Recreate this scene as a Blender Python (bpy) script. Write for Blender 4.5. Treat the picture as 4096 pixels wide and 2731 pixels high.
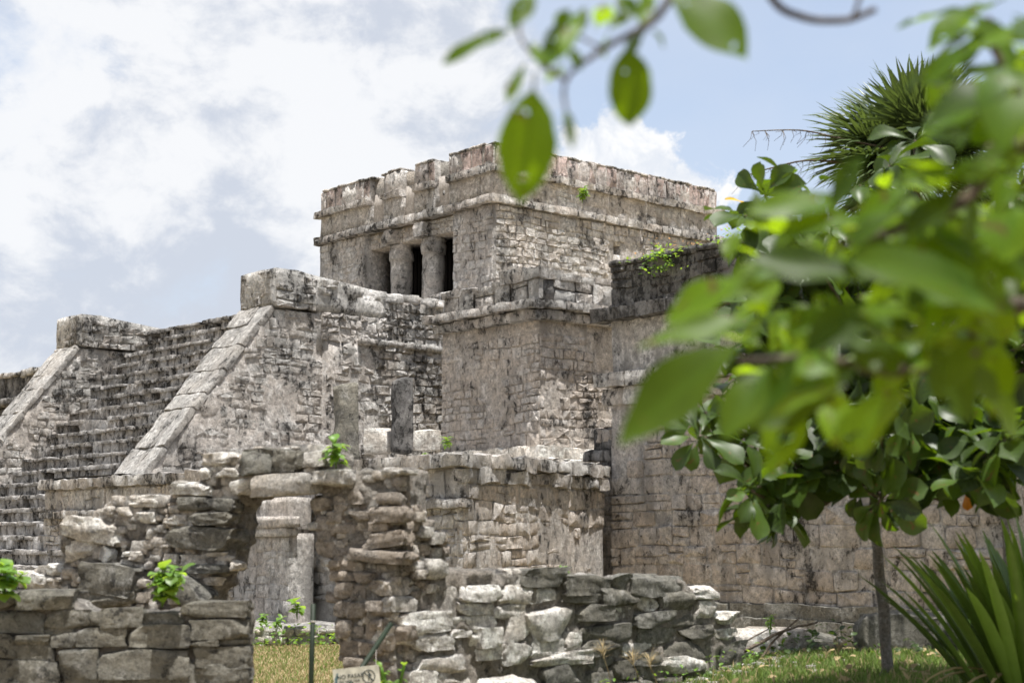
import bpy, bmesh, math, random
import numpy as np
from mathutils import Vector, Matrix
R = math.radians
for o in list(bpy.data.objects): bpy.data.objects.remove(o)
SC = bpy.context.scene
COL = SC.collection

# ------------------------------------------------------------------ camera
EYE = 1.5; FPX = 1564.4; HOR = 540.0
PITCH = math.atan((HOR - 341) / FPX)
cam_d = bpy.data.cameras.new('camera'); cam = bpy.data.objects.new('camera', cam_d); COL.objects.link(cam)
cam.location = (0, 0, EYE); cam.rotation_euler = (math.pi / 2 + PITCH, 0, 0)
cam_d.lens = 55; cam_d.sensor_width = 36; cam_d.clip_start = .05; cam_d.clip_end = 20000
cam_d.dof.use_dof = True; cam_d.dof.focus_distance = 33; cam_d.dof.aperture_fstop = 2.5
SC.camera = cam

# ------------------------------------------------------------------ sky and sun
SUN_EL = R(78); SUN_AZ = math.atan2(.50, -.86)          # azimuth measured from +Y towards +X
sun_dir = Vector((math.sin(SUN_AZ) * math.cos(SUN_EL), math.cos(SUN_AZ) * math.cos(SUN_EL), math.sin(SUN_EL)))
sl = bpy.data.lights.new('sun', 'SUN'); sl.energy = 4.6; sl.angle = R(.55); sl.color = (1, .97, .925)
sun = bpy.data.objects.new('sun', sl); COL.objects.link(sun); sun.location = (10, -10, 60)
sun.rotation_euler = (-sun_dir).to_track_quat('-Z', 'Y').to_euler()
world = bpy.data.worlds.new('World'); SC.world = world; world.use_nodes = True

def nd(nt, t, **kw):
    n = nt.nodes.new(t)
    for k, v in kw.items():
        if k.startswith('i_'): n.inputs[int(k[2:]) if k[2:].isdigit() else k[2:].replace('_', ' ')].default_value = v
        else: setattr(n, k, v)
    return n
def lk(nt, a, b): nt.links.new(a, b)
def mathn(nt, op, a, b=None, c=None, clamp=False):
    n = nt.nodes.new('ShaderNodeMath'); n.operation = op; n.use_clamp = clamp
    for i, x in enumerate((a, b, c)):
        if x is None: continue
        if isinstance(x, (int, float)): n.inputs[i].default_value = x
        else: lk(nt, x, n.inputs[i])
    return n.outputs[0]
def ramp(nt, src, lo, hi, smooth=True):
    n = nt.nodes.new('ShaderNodeMapRange'); n.interpolation_type = 'SMOOTHSTEP' if smooth else 'LINEAR'
    lk(nt, src, n.inputs[0]); n.inputs[1].default_value = lo; n.inputs[2].default_value = hi
    return n.outputs[0]
def mixc(nt, f, a, b, mode='MIX'):
    n = nt.nodes.new('ShaderNodeMix'); n.data_type = 'RGBA'; n.blend_type = mode
    for i, x in ((0, f), (6, a), (7, b)):
        if isinstance(x, (int, float)): n.inputs[i].default_value = x
        elif isinstance(x, tuple): n.inputs[i].default_value = (*x, 1) if len(x) == 3 else x
        else: lk(nt, x, n.inputs[i])
    return n.outputs[2]
def noise(nt, vec, scale, detail=6, rough=.55, dist=0.0, lac=2.0):
    n = nt.nodes.new('ShaderNodeTexNoise'); n.inputs['Scale'].default_value = scale
    n.inputs['Detail'].default_value = detail; n.inputs['Roughness'].default_value = rough
    n.inputs['Distortion'].default_value = dist; n.inputs['Lacunarity'].default_value = lac
    if vec is not None: lk(nt, vec, n.inputs['Vector'])
    return n.outputs[0]

def build_world():
    nt = world.node_tree; nt.nodes.clear()
    out = nd(nt, 'ShaderNodeOutputWorld'); bg = nd(nt, 'ShaderNodeBackground'); bg.inputs[1].default_value = .0915
    sky = nd(nt, 'ShaderNodeTexSky'); sky.sky_type = 'NISHITA'; sky.sun_disc = False
    sky.sun_elevation = SUN_EL; sky.sun_rotation = SUN_AZ; sky.air_density = 1.0; sky.dust_density = 1.2; sky.ozone_density = 1.5
    tc = nd(nt, 'ShaderNodeTexCoord'); d = tc.outputs['Generated']
    sep = nd(nt, 'ShaderNodeSeparateXYZ'); lk(nt, d, sep.inputs[0])
    # flattened vertical scale so that cloud bases spread sideways a little
    mp = nd(nt, 'ShaderNodeMapping'); mp.inputs['Location'].default_value = (3.1, 1.7, 5.3); mp.inputs['Scale'].default_value = (1, 1, 1.25)
    lk(nt, d, mp.inputs[0])
    n1 = noise(nt, mp.outputs[0], 3.6, 13, .56, .25)
    n2 = noise(nt, mp.outputs[0], 9.0, 12, .6, .2)
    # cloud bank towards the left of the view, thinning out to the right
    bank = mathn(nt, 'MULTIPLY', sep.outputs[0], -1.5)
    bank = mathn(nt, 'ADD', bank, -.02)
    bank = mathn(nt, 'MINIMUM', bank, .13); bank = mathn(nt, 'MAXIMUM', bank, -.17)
    fr_ = ramp(nt, sep.outputs[1], -.15, .45)      # unseen cloud added behind the camera to brighten the shaded walls
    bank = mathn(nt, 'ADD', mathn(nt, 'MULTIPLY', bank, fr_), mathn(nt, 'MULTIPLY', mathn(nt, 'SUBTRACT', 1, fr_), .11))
    n3 = noise(nt, mp.outputs[0], 20.0, 12, .62, .3)
    # one cumulus standing up behind the temple
    def blob(x, z, r, wx=1.0):
        v = Vector((x, 1, z)).normalized()
        s = nd(nt, 'ShaderNodeVectorMath', operation='SUBTRACT'); lk(nt, d, s.inputs[0]); s.inputs[1].default_value = v
        m = nd(nt, 'ShaderNodeVectorMath', operation='MULTIPLY'); lk(nt, s.outputs[0], m.inputs[0]); m.inputs[1].default_value = (1 / wx, 1, 1)
        l = nd(nt, 'ShaderNodeVectorMath', operation='LENGTH'); lk(nt, m.outputs[0], l.inputs[0])
        return mathn(nt, 'DIVIDE', mathn(nt, 'SUBTRACT', r, l.outputs['Value']), r)
    px = lambda x, y, r, w=1.0: blob((x - 512) / 1577, (HOR - y) / 1577, r / 1577, w)
    soft = px(430, 60, 130, 1.3)
    for a in ((300, 70, 170, 1.4), (120, 170, 130, 1.5), (330, 200, 160, 1.3)): soft = mathn(nt, 'MAXIMUM', soft, px(*a))
    soft = mathn(nt, 'MULTIPLY', mathn(nt, 'MAXIMUM', soft, 0.), .32)
    det = mathn(nt, 'ADD', mathn(nt, 'MULTIPLY', mathn(nt, 'SUBTRACT', n2, .5), .55), mathn(nt, 'MULTIPLY', mathn(nt, 'SUBTRACT', n3, .5), .30))
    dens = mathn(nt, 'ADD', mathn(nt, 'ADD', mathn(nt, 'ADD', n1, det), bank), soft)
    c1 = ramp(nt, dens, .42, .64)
    bl = px(622, 118, 30)
    for a in ((606, 150, 48, 1.2), (640, 165, 50, 1.2), (665, 195, 55, 1.3), (560, 180, 50, 1.4)): bl = mathn(nt, 'MAXIMUM', bl, px(*a))
    nb = noise(nt, d, 34, 12, .62, .3)
    bl = mathn(nt, 'ADD', bl, mathn(nt, 'MULTIPLY', mathn(nt, 'SUBTRACT', nb, .5), 2.0))
    c2 = ramp(nt, bl, .0, .30)
    veil = ramp(nt, noise(nt, mp.outputs[0], 2.3, 8, .55, .4), .3, .75)
    veil = mathn(nt, 'ADD', mathn(nt, 'MULTIPLY', veil, .4), .44)
    haze = mathn(nt, 'MULTIPLY', mathn(nt, 'SUBTRACT', 1, ramp(nt, sep.outputs[2], .02, .36)), .92)
    base = mixc(nt, mathn(nt, 'MAXIMUM', veil, haze), sky.outputs[0], (3.8, 4.1, 4.65))
    sh = noise(nt, mp.outputs[0], 5.5, 8, .55, .6)
    # billows: brighter where the cloud is thick, grey-blue in the folds
    sh2 = mathn(nt, 'ADD', mathn(nt, 'MULTIPLY', sh, .55), mathn(nt, 'ADD', mathn(nt, 'MULTIPLY', n2, .6), mathn(nt, 'ADD', mathn(nt, 'MULTIPLY', n3, .35), mathn(nt, 'MULTIPLY', dens, .25))))
    ccol = mixc(nt, ramp(nt, sh2, .83, .99), (3.3, 3.55, 4.05), (4.95, 5.0, 5.1))
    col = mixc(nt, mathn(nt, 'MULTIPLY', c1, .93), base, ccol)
    c2col = mixc(nt, ramp(nt, nb, .40, .62), (4.3, 4.5, 4.85), (5.4, 5.4, 5.4))
    col = mixc(nt, mathn(nt, 'MULTIPLY', c2, .95), col, c2col)
    lk(nt, col, bg.inputs[0]); lk(nt, bg.outputs[0], out.inputs[0])
build_world()
SC.view_settings.view_transform = 'Standard'; SC.view_settings.look = 'None'
SC.view_settings.exposure = 1.08; SC.view_settings.gamma = 1; SC.view_settings.use_curve_mapping = False
SC.render.engine = 'CYCLES'; SC.render.resolution_x = 1024; SC.render.resolution_y = 682

# ------------------------------------------------------------------ picture geometry: a pixel gives a direction, planes give distances
CP, SP = math.cos(PITCH), math.sin(PITCH)
def ray(x, y):
    b = 341 - y
    return np.array([x - 512, FPX * CP - b * SP, FPX * SP + b * CP])
YAW = R(41.2)
UD = np.array([-math.sin(YAW), math.cos(YAW)]); VD = np.array([math.cos(YAW), math.sin(YAW)])   # along the front / into the depth of the building
_c = ray(494, 140); O2 = (_c / _c[1] * 36)[:2]
def W(u, v, z=0.):
    q = O2 + u * UD + v * VD; return np.array([q[0], q[1], z])
def at(x, y, Y):
    d = ray(x, y); p = d / d[1] * Y; p[2] += EYE; return p
def on_z(x, y, z):
    d = ray(x, y); p = d * ((z - EYE) / d[2]); p[2] += EYE; return p
def uv(p): q = np.array(p[:2]) - O2; return float(q @ UD), float(q @ VD)
class Frame:
    """vertical wall plane: origin, direction a along it, outward normal n"""
    def __init__(s, o, a, n):
        s.o = np.array(o[:2], float); s.a = np.array(a, float) / np.linalg.norm(a); s.n = np.array(n, float) / np.linalg.norm(n)
    def P(s, a, n, z):
        a = np.asarray(a, float); n = np.asarray(n, float); z = np.asarray(z, float)
        return np.stack([s.o[0] + a * s.a[0] + n * s.n[0], s.o[1] + a * s.a[1] + n * s.n[1], z + 0 * a], -1)
    def px(s, x, y):
        d = ray(x, y); k = (s.o @ s.n) / (d[:2] @ s.n); p = d * k
        return float((p[:2] - s.o) @ s.a), float(p[2] + EYE)
def pixel(P):
    P = np.asarray(P, float); Z = P[..., 2] - EYE
    f = P[..., 1] * CP + Z * SP; w = -P[..., 1] * SP + Z * CP
    f = np.where(f < .05, .05, f)
    return 512 + FPX * P[..., 0] / f, 341 - FPX * w / f

# ------------------------------------------------------------------ noise and shapes
def _h(ix, iy, iz, seed):
    h = (ix.astype(np.uint32) * np.uint32(374761393) + iy.astype(np.uint32) * np.uint32(668265263) + iz.astype(np.uint32) * np.uint32(2147483647 - 58) + np.uint32(seed * 974711 % 4294967291))
    h = (h ^ (h >> np.uint32(13))) * np.uint32(1274126177); h ^= h >> np.uint32(16); h = h * np.uint32(2246822519); h ^= h >> np.uint32(15)
    return (h & np.uint32(0xffffff)).astype(float) / 0xffffff * 2 - 1
def vnoise(P, seed=0):
    P = np.asarray(P, float); I = np.floor(P).astype(np.int64); f = P - I; f = f * f * (3 - 2 * f); r = 0
    for dx in (0, 1):
        for dy in (0, 1):
            for dz in (0, 1):
                w = (f[:, 0] if dx else 1 - f[:, 0]) * (f[:, 1] if dy else 1 - f[:, 1]) * (f[:, 2] if dz else 1 - f[:, 2])
                r = r + w * _h(I[:, 0] + dx, I[:, 1] + dy, I[:, 2] + dz, seed)
    return r
def fbm(P, seed=0, oct=3, gain=.5):
    r = 0; a = 1.; P = np.asarray(P, float)
    for k in range(oct): r = r + a * vnoise(P, seed + k * 17); P = P * 2.03 + 11.7; a *= gain
    return r
def vdisp(P, freq, amp, seed, oct=2):
    return np.stack([fbm(P * freq + 31.3 * k, seed + k * 101, oct) for k in range(3)], -1) * amp

_grid_cache = {}
def cubegrid(nx, ny, nz):
    key = (nx, ny, nz)
    if key in _grid_cache: return _grid_cache[key]
    idx = {}; V = []; Fc = []
    def vid(p):
        if p not in idx: idx[p] = len(V); V.append(p)
        return idx[p]
    N = (nx, ny, nz)
    for ax in range(3):
        b, c = (ax + 1) % 3, (ax + 2) % 3
        for side in (0, 1):
            for i in range(N[b]):
                for j in range(N[c]):
                    q = []
                    for (di, dj) in ((0, 0), (1, 0), (1, 1), (0, 1)):
                        p = [0, 0, 0]; p[ax] = side * N[ax]; p[b] = i + di; p[c] = j + dj; q.append(vid(tuple(p)))
                    Fc.append(tuple(q if side else q[::-1]))
    A = np.array(V, float) / np.array(N) * 2 - 1
    _grid_cache[key] = (A, Fc); return A, Fc
def rbox(size, res=.2, r=.03, amp=.01, freq=3., seed=0, maxn=40, off=None):
    """box with rounded, worn edges; off = world position for continuous noise"""
    size = np.array(size, float); n = [int(min(maxn, max(2, round(s / res)))) for s in size]
    A, Fc = cubegrid(*n); V = A * size / 2
    r = min(r, size.min() * .45)
    # pull the outermost loops close to the edges, then round
    inner = np.clip(V, -(size / 2 - r), size / 2 - r); dlt = V - inner; L = np.linalg.norm(dlt, axis=1, keepdims=True)
    V = np.where(L > 1e-9, inner + dlt / np.maximum(L, 1e-9) * np.minimum(L, r), V)
    if amp: V = V + vdisp(V + (0 if off is None else np.asarray(off)), freq, amp, seed)
    return V, Fc
def rock(size, seed, n=5, cuts=6, sq=.55, amp=.06, freq=2.2):
    """lump of stone: rounded cube, chipped by planes, roughened"""
    rs = np.random.RandomState(seed); A, Fc = cubegrid(n, n, n)
    A = np.sign(A) * np.abs(np.sin(np.abs(A) * math.pi / 2)) * .35 + A * .65
    S = A / np.linalg.norm(A, axis=1, keepdims=True)
    V = A * sq + S * (1 - sq)
    for k in range(cuts):
        nrm = rs.normal(size=3); nrm /= np.linalg.norm(nrm); d = (V @ nrm).max() * (rs.uniform(.64, .92) if cuts > 8 else rs.uniform(.72, .93))
        ex = np.maximum(0, V @ nrm - d); V = V - ex[:, None] * nrm * .93
    V = V + vdisp(V, freq, amp, seed + 5, 3) + (vdisp(V, freq * 3.1, amp * .35, seed + 50, 2) if n > 5 else 0)
    V = V / np.abs(V).max(axis=0)
    return V * np.array(size) / 2, Fc
def quadstone(fr, c, d, rnd, back=.1, n0=0., m=10):
    """dressed wall stone from 4 corners (a,z): sunk sides, worn rim, slightly domed face"""
    c = np.array(c, float); ang = (np.arange(m) + rnd.random() * .5) / m * 2 * math.pi
    ex = 2 / rnd.uniform(6., 14.)
    s = np.sign(np.cos(ang)) * np.abs(np.cos(ang)) ** ex; t = np.sign(np.sin(ang)) * np.abs(np.sin(ang)) ** ex
    def bl(s, t):
        s = (s + 1) / 2; t = (t + 1) / 2
        return ((1 - s) * (1 - t))[:, None] * c[0] + (s * (1 - t))[:, None] * c[1] + (s * t)[:, None] * c[2] + ((1 - s) * t)[:, None] * c[3]
    j = 1 + np.array([rnd.uniform(-.09, .02) for _ in range(m)])
    o = bl(s * j, t * j); k = rnd.uniform(.84, .94); i = bl(s * k * j, t * k * j); cc = bl(np.array([rnd.uniform(-.2, .2)]), np.array([rnd.uniform(-.2, .2)]))
    dj = np.array([d * rnd.uniform(.45, 1.3) for _ in range(m)])
    V = np.concatenate([fr.P(o[:, 0], np.full(m, n0 - back), o[:, 1]), fr.P(o[:, 0], n0 + dj * .6, o[:, 1]), fr.P(i[:, 0], n0 + dj, i[:, 1]), fr.P(cc[:, 0], np.array([n0 + d * rnd.uniform(.9, 1.2)]), cc[:, 1])])
    flip = (fr.a[0] * fr.n[1] - fr.a[1] * fr.n[0]) > 0
    Fc = []
    for q in range(m):
        r_ = (q + 1) % m
        Fc += [(q, r_, m + r_, m + q), (m + q, m + r_, 2 * m + r_, 2 * m + q), (2 * m + q, 2 * m + r_, 3 * m)]
    if flip: Fc = [f[::-1] for f in Fc]
    return V, Fc

# ------------------------------------------------------------------ objects
def mesh_obj(name, V, Fc, mat, parent=None, loc=None, smooth=True, sharp=None):
    V = np.asarray(V, float)
    if loc is None: loc = (V.min(0) + V.max(0)) / 2
    loc = np.asarray(loc, float)
    me = bpy.data.meshes.new(name); me.from_pydata((V - loc).tolist(), [], [tuple(int(i) for i in f) for f in Fc])
    if smooth:
        me.polygons.foreach_set('use_smooth', [True] * len(me.polygons))
        if sharp: me.set_sharp_from_angle(angle=R(sharp))
    me.materials.append(mat)
    o = bpy.data.objects.new(name, me); COL.objects.link(o)
    if parent is not None: o.parent = parent; loc = loc - np.array(parent.get('_abs', (0, 0, 0)))
    o.location = loc
    o['_abs'] = [float(x) for x in (loc if parent is None else loc + np.array(parent.get('_abs', (0, 0, 0))))]
    return o
def tag(o, label=None, cat=None, group=None, kind=None):
    if label: o['label'] = label
    if cat: o['category'] = cat
    if group: o['group'] = group
    if kind: o['kind'] = kind
    return o
def thing(name, loc, label, cat, group=None):
    o = bpy.data.objects.new(name, None); COL.objects.link(o); o.location = [float(x) for x in loc]; o['_abs'] = [float(x) for x in loc]
    o.empty_display_size = .3
    return tag(o, label, cat, group)
def join(parts):
    Vs = []; Fs = []; k = 0
    for V, Fc in parts:
        Vs.append(V); Fs += [tuple(i + k for i in f) for f in Fc]; k += len(V)
    return np.concatenate(Vs), Fs
def seen(V):
    x, y = pixel(V); x0, x1 = np.clip(x.min(), -5, 1029), np.clip(x.max(), -5, 1029); y0, y1 = np.clip(y.min(), -5, 687), np.clip(y.max(), -5, 687)
    return (x1 - x0) * (y1 - y0)
def place(root, name, parts, mat, limit=280, sharp=None, minpx=20):
    """parts: list of (V, F) in world space; the ones that show largest become objects, the rest one joined part"""
    if not parts: return
    s = sorted(parts, key=lambda p: -seen(p[0])); keep = [p for p in s[:limit] if seen(p[0]) > minpx]; rest = s[len(keep):]
    for V, Fc in keep: mesh_obj(name, V, Fc, mat, root, sharp=sharp)
    if rest:
        V, Fc = join(rest); tag(mesh_obj('far_' + name, V, Fc, mat, root, sharp=sharp), kind='stuff')
def tube(pts, rads, seg=8, cap=True):
    pts = [Vector(p) for p in pts]; V = []; Fc = []; up = Vector((0.3, 0.2, 1)).normalized()
    for i, p in enumerate(pts):
        t = (pts[min(i + 1, len(pts) - 1)] - pts[max(i - 1, 0)]).normalized()
        x = t.cross(up); x = x.normalized() if x.length > 1e-4 else Vector((1, 0, 0)); y = t.cross(x)
        for k in range(seg):
            a = 2 * math.pi * k / seg; V.append(p + (x * math.cos(a) + y * math.sin(a)) * rads[i])
        if i:
            for k in range(seg):
                k2 = (k + 1) % seg; Fc.append(((i - 1) * seg + k, (i - 1) * seg + k2, i * seg + k2, i * seg + k))
    if cap: Fc.append(tuple(range(seg))[::-1]); Fc.append(tuple((len(pts) - 1) * seg + k for k in range(seg)))
    return np.array([tuple(v) for v in V]), Fc
def smooth_path(pts, n=5):
    P = [np.array(p, float) for p in pts]; out = []
    for i in range(len(P) - 1):
        p0, p1, p2, p3 = P[max(i - 1, 0)], P[i], P[i + 1], P[min(i + 2, len(P) - 1)]
        for k in range(n):
            t = k / n; out.append(.5 * (2 * p1 + (p2 - p0) * t + (2 * p0 - 5 * p1 + 4 * p2 - p3) * t * t + (3 * p1 - p0 - 3 * p2 + p3) * t ** 3))
    out.append(P[-1]); return out
def prism(poly, fr, n0, n1):
    """polygon in (a,z) on a wall frame, extruded from n0 (back) to n1 (front)"""
    poly = np.array(poly, float); m = len(poly)
    V = np.concatenate([fr.P(poly[:, 0], np.full(m, n0), poly[:, 1]), fr.P(poly[:, 0], np.full(m, n1), poly[:, 1])])
    Fc = [tuple(range(m)), tuple(range(2 * m - 1, m - 1, -1))] + [(i, i + m, (i + 1) % m + m, (i + 1) % m) for i in range(m)]
    return V, Fc
def remeshed(parts, voxel, amp, freq, seed, oct=3, smooth_it=2):
    """solid(s) turned into one even skin, then roughened: rubble and mortar cores"""
    V, Fc = join(parts); me = bpy.data.meshes.new('tmp'); me.from_pydata(V.tolist(), [], Fc)
    bm = bmesh.new(); bm.from_mesh(me); bmesh.ops.recalc_face_normals(bm, faces=bm.faces); bm.to_mesh(me); bm.free()
    o = bpy.data.objects.new('tmp', me); COL.objects.link(o)
    m = o.modifiers.new('r', 'REMESH'); m.mode = 'VOXEL'; m.voxel_size = voxel
    if smooth_it: s = o.modifiers.new('s', 'SMOOTH'); s.iterations = smooth_it; s.factor = .5
    dg = bpy.context.evaluated_depsgraph_get(); ev = o.evaluated_get(dg); m2 = ev.to_mesh()
    n = len(m2.vertices); V = np.empty(n * 3); m2.vertices.foreach_get('co', V); V = V.reshape(-1, 3)
    N = np.empty(n * 3); m2.vertices.foreach_get('normal', N); N = N.reshape(-1, 3)
    Fc = [tuple(p.vertices) for p in m2.polygons]; ev.to_mesh_clear()
    bpy.data.objects.remove(o); bpy.data.meshes.remove(me)
    return V + N * (fbm(V * freq, seed, oct) * amp)[:, None] + vdisp(V, freq * .7, amp * .5, seed + 9), Fc
# ------------------------------------------------------------------ materials
def new_mat(name):
    m = bpy.data.materials.new(name); m.use_nodes = True; nt = m.node_tree; nt.nodes.clear()
    out = nd(nt, 'ShaderNodeOutputMaterial'); return m, nt, out
def stone_mat(name, warm, grey, pale, black=.5, blackamt=.9, palecov=.6, bump=.03, streak=1., tintvar=.5, fine=1.0, wz=None):
    """weathered limestone: warm stone, grey patina, pale crust, black lichen with its own shapes"""
    m, nt, out = new_mat(name)
    geo = nd(nt, 'ShaderNodeNewGeometry'); pos = geo.outputs['Position']; oi = nd(nt, 'ShaderNodeObjectInfo')
    rnd_ = mathn(nt, 'FRACT', mathn(nt, 'ADD', geo.outputs['Random Per Island'], mathn(nt, 'MULTIPLY', oi.outputs['Random'], 3.7)))
    a = noise(nt, pos, .55 * fine, 8, .6, .3); b = noise(nt, pos, 2.6 * fine, 10, .62, .4); c = noise(nt, pos, 10 * fine, 9, .78); f = noise(nt, pos, 46 * fine, 5, .7)
    mp = nd(nt, 'ShaderNodeMapping'); mp.inputs['Scale'].default_value = (1, 1, 1 / (1 + .45 * streak)); mp.inputs['Location'].default_value = (7.7, 3.3, 1.1); lk(nt, pos, mp.inputs[0])
    k1 = noise(nt, mp.outputs[0], 1.5 * fine, 12, .68, .35); k2 = noise(nt, mp.outputs[0], 6.5 * fine, 10, .7, .3)
    g = mathn(nt, 'ADD', mathn(nt, 'ADD', mathn(nt, 'MULTIPLY', a, .6), mathn(nt, 'MULTIPLY', b, .4)), mathn(nt, 'MULTIPLY', mathn(nt, 'SUBTRACT', rnd_, .5), tintvar * .35))
    col = mixc(nt, ramp(nt, g, .38, .60), warm, grey)
    # each stone a little lighter or darker than its neighbour
    val = mathn(nt, 'ADD', .84, mathn(nt, 'MULTIPLY', rnd_, .42 * min(1, tintvar * 1.6)))
    vcol = nd(nt, 'ShaderNodeCombineColor'); [lk(nt, val, vcol.inputs[i]) for i in range(3)]
    col = mixc(nt, 1.0, col, vcol.outputs[0], 'MULTIPLY')
    pl = ramp(nt, mathn(nt, 'ADD', mathn(nt, 'MULTIPLY', b, .5), mathn(nt, 'MULTIPLY', c, .5)), palecov - .08, palecov + .06)
    col = mixc(nt, mathn(nt, 'MULTIPLY', pl, .8), col, pale)
    mott = mathn(nt, 'ADD', .56, mathn(nt, 'MULTIPLY', ramp(nt, mathn(nt, 'ADD', mathn(nt, 'MULTIPLY', c, .7), mathn(nt, 'MULTIPLY', f, .3)), .40, .60, False), 1.1))
    mc_ = nd(nt, 'ShaderNodeCombineColor'); [lk(nt, mott, mc_.inputs[i]) for i in range(3)]
    col = mixc(nt, 1.0, col, mc_.outputs[0], 'MULTIPLY')
    # grey film of old lichen in blotches, then black spots and runs
    film = ramp(nt, mathn(nt, 'ADD', mathn(nt, 'MULTIPLY', k1, .55), mathn(nt, 'MULTIPLY', c, .45)), black - .03, black + .07)
    col = mixc(nt, mathn(nt, 'MULTIPLY', film, .45 * blackamt), col, (.105, .10, .095))
    bl = ramp(nt, mathn(nt, 'ADD', mathn(nt, 'MULTIPLY', k1, .5), mathn(nt, 'MULTIPLY', k2, .5)), black - .005, black + .055)
    bl = mathn(nt, 'MULTIPLY', bl, ramp(nt, c, .40, .54))
    col = mixc(nt, mathn(nt, 'MULTIPLY', bl, blackamt), col, (.030, .029, .028))
    ms_ = nd(nt, 'ShaderNodeMapping'); ms_.inputs['Scale'].default_value = (1, 1, .24); lk(nt, pos, ms_.inputs[0])
    sk = noise(nt, ms_.outputs[0], 1.9 * fine, 3, .5, .6)
    skm = mathn(nt, 'MULTIPLY', ramp(nt, mathn(nt, 'ADD', mathn(nt, 'MULTIPLY', sk, .7), mathn(nt, 'MULTIPLY', a, .3)), .54, .63), ramp(nt, c, .36, .60))
    col = mixc(nt, mathn(nt, 'MULTIPLY', skm, .55 * streak), col, (.085, .08, .075))
    pits = ramp(nt, f, .56, .64)
    col = mixc(nt, mathn(nt, 'MULTIPLY', pits, .45), col, (.07, .065, .06))
    bs = nd(nt, 'ShaderNodeBsdfPrincipled'); bs.inputs['Roughness'].default_value = .93; bs.inputs['Specular IOR Level'].default_value = .18
    lk(nt, col, bs.inputs['Base Color'])
    hgt = mathn(nt, 'ADD', mathn(nt, 'MULTIPLY', b, .7), mathn(nt, 'ADD', mathn(nt, 'MULTIPLY', c, .65), mathn(nt, 'MULTIPLY', f, .32)))
    hgt = mathn(nt, 'SUBTRACT', hgt, mathn(nt, 'MULTIPLY', pits, .12))
    bp = nd(nt, 'ShaderNodeBump'); bp.inputs['Strength'].default_value = 1.0; bp.inputs['Distance'].default_value = bump * 7
    lk(nt, hgt, bp.inputs['Height']); lk(nt, bp.outputs[0], bs.inputs['Normal']); lk(nt, bs.outputs[0], out.inputs[0])
    return m
WARM = (.43, .345, .27); GREY = (.30, .285, .265); PALE = (.60, .57, .53)
M = {}
M['temple'] = stone_mat('temple_limestone', (.62, .565, .515), (.53, .515, .495), (.78, .755, .72), .53, .85, .58, .022, tintvar=.5)
M['cornice'] = stone_mat('cornice_limestone', (.63, .575, .525), (.48, .465, .445), (.80, .775, .745), .50, .95, .57, .022, tintvar=.55)
M['rose'] = stone_mat('rose_tinted_slabs', (0.626, 0.498, 0.459), (0.473, 0.440, 0.421), (0.792, 0.740, 0.709), 0.520, .9, .60, .022, tintvar=.6)
M['stair'] = stone_mat('stair_limestone', (.50, .455, .41), (.43, .42, .40), (.76, .73, .70), .512, .95, .56, .028, tintvar=.6)
M['step'] = stone_mat('step_limestone', (.47, .44, .41), (.41, .40, .39), (.74, .715, .685), .505, 1.0, .56, .028, tintvar=.7, streak=.3)
M['plaster'] = stone_mat('old_plaster', (.62, .565, .515), (.52, .50, .475), (.76, .73, .70), .53, .85, .57, .02, tintvar=.1)
M['ramp'] = stone_mat('smooth_stucco', (.44, .41, .375), (.36, .35, .335), (.57, .55, .525), .53, .9, .57, .02, tintvar=.25, streak=.5)
M['warm'] = stone_mat('warm_limestone', (.64, .56, .485), (.53, .495, .46), (.76, .71, .66), .525, .92, .60, .022, tintvar=.55)
M['warmplaster'] = stone_mat('warm_mortar', (.62, .545, .47), (.53, .485, .44), (.74, .69, .64), .545, .85, .59, .02, tintvar=.1)
M['dark'] = stone_mat('blackened_limestone', (.29, .275, .26), (.20, .195, .19), (.52, .505, .49), .465, .92, .64, .022, tintvar=.6)
M['ruin'] = stone_mat('ruin_limestone', (0.536, 0.473, 0.399), (0.456, 0.433, 0.399), (0.730, 0.701, 0.655), .57, .8, .58, .018, streak=0, tintvar=.7, fine=1.5)
M['ruindark'] = stone_mat('lichened_stone', (.265, .248, .205), (.20, .195, .172), (.47, .45, .42), .53, .85, .60, .02, streak=0, tintvar=.6, fine=1.5)
M['mortar'] = stone_mat('rubble_mortar', (.50, .44, .375), (.39, .365, .33), (.60, .565, .515), .555, .85, .60, .04, streak=0, tintvar=.1, fine=1.8)
M['white'] = stone_mat('pale_limestone', (0.661, 0.604, 0.530), (0.593, 0.564, 0.524), (0.780, 0.775, 0.730), .62, .7, .54, .014, streak=0, tintvar=.4, fine=1.3)
M['ruinwarm'] = stone_mat('shaded_brown_ruin_stone', (.44, .37, .30), (.34, .30, .26), (.52, .47, .41), .55, .8, .60, .02, streak=0, tintvar=.5, fine=1.5)  # brown stone with the doorway pier's shade darkened into its colour
def plain(name, col, rough=.6, spec=.3, metal=0):
    m, nt, out = new_mat(name); geo = nd(nt, 'ShaderNodeNewGeometry')
    b = nd(nt, 'ShaderNodeBsdfPrincipled'); b.inputs['Roughness'].default_value = rough; b.inputs['Specular IOR Level'].default_value = spec; b.inputs['Metallic'].default_value = metal
    n = noise(nt, geo.outputs['Position'], 14, 6, .6); c = mixc(nt, ramp(nt, n, .35, .7), tuple(x * .75 for x in col), tuple(min(1, x * 1.15) for x in col))
    lk(nt, c, b.inputs['Base Color']); lk(nt, b.outputs[0], out.inputs[0]); return m
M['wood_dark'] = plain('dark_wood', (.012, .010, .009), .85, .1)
M['roof_fill'] = plain('roof_fill', (.33, .30, .27), .95, .1)

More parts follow.
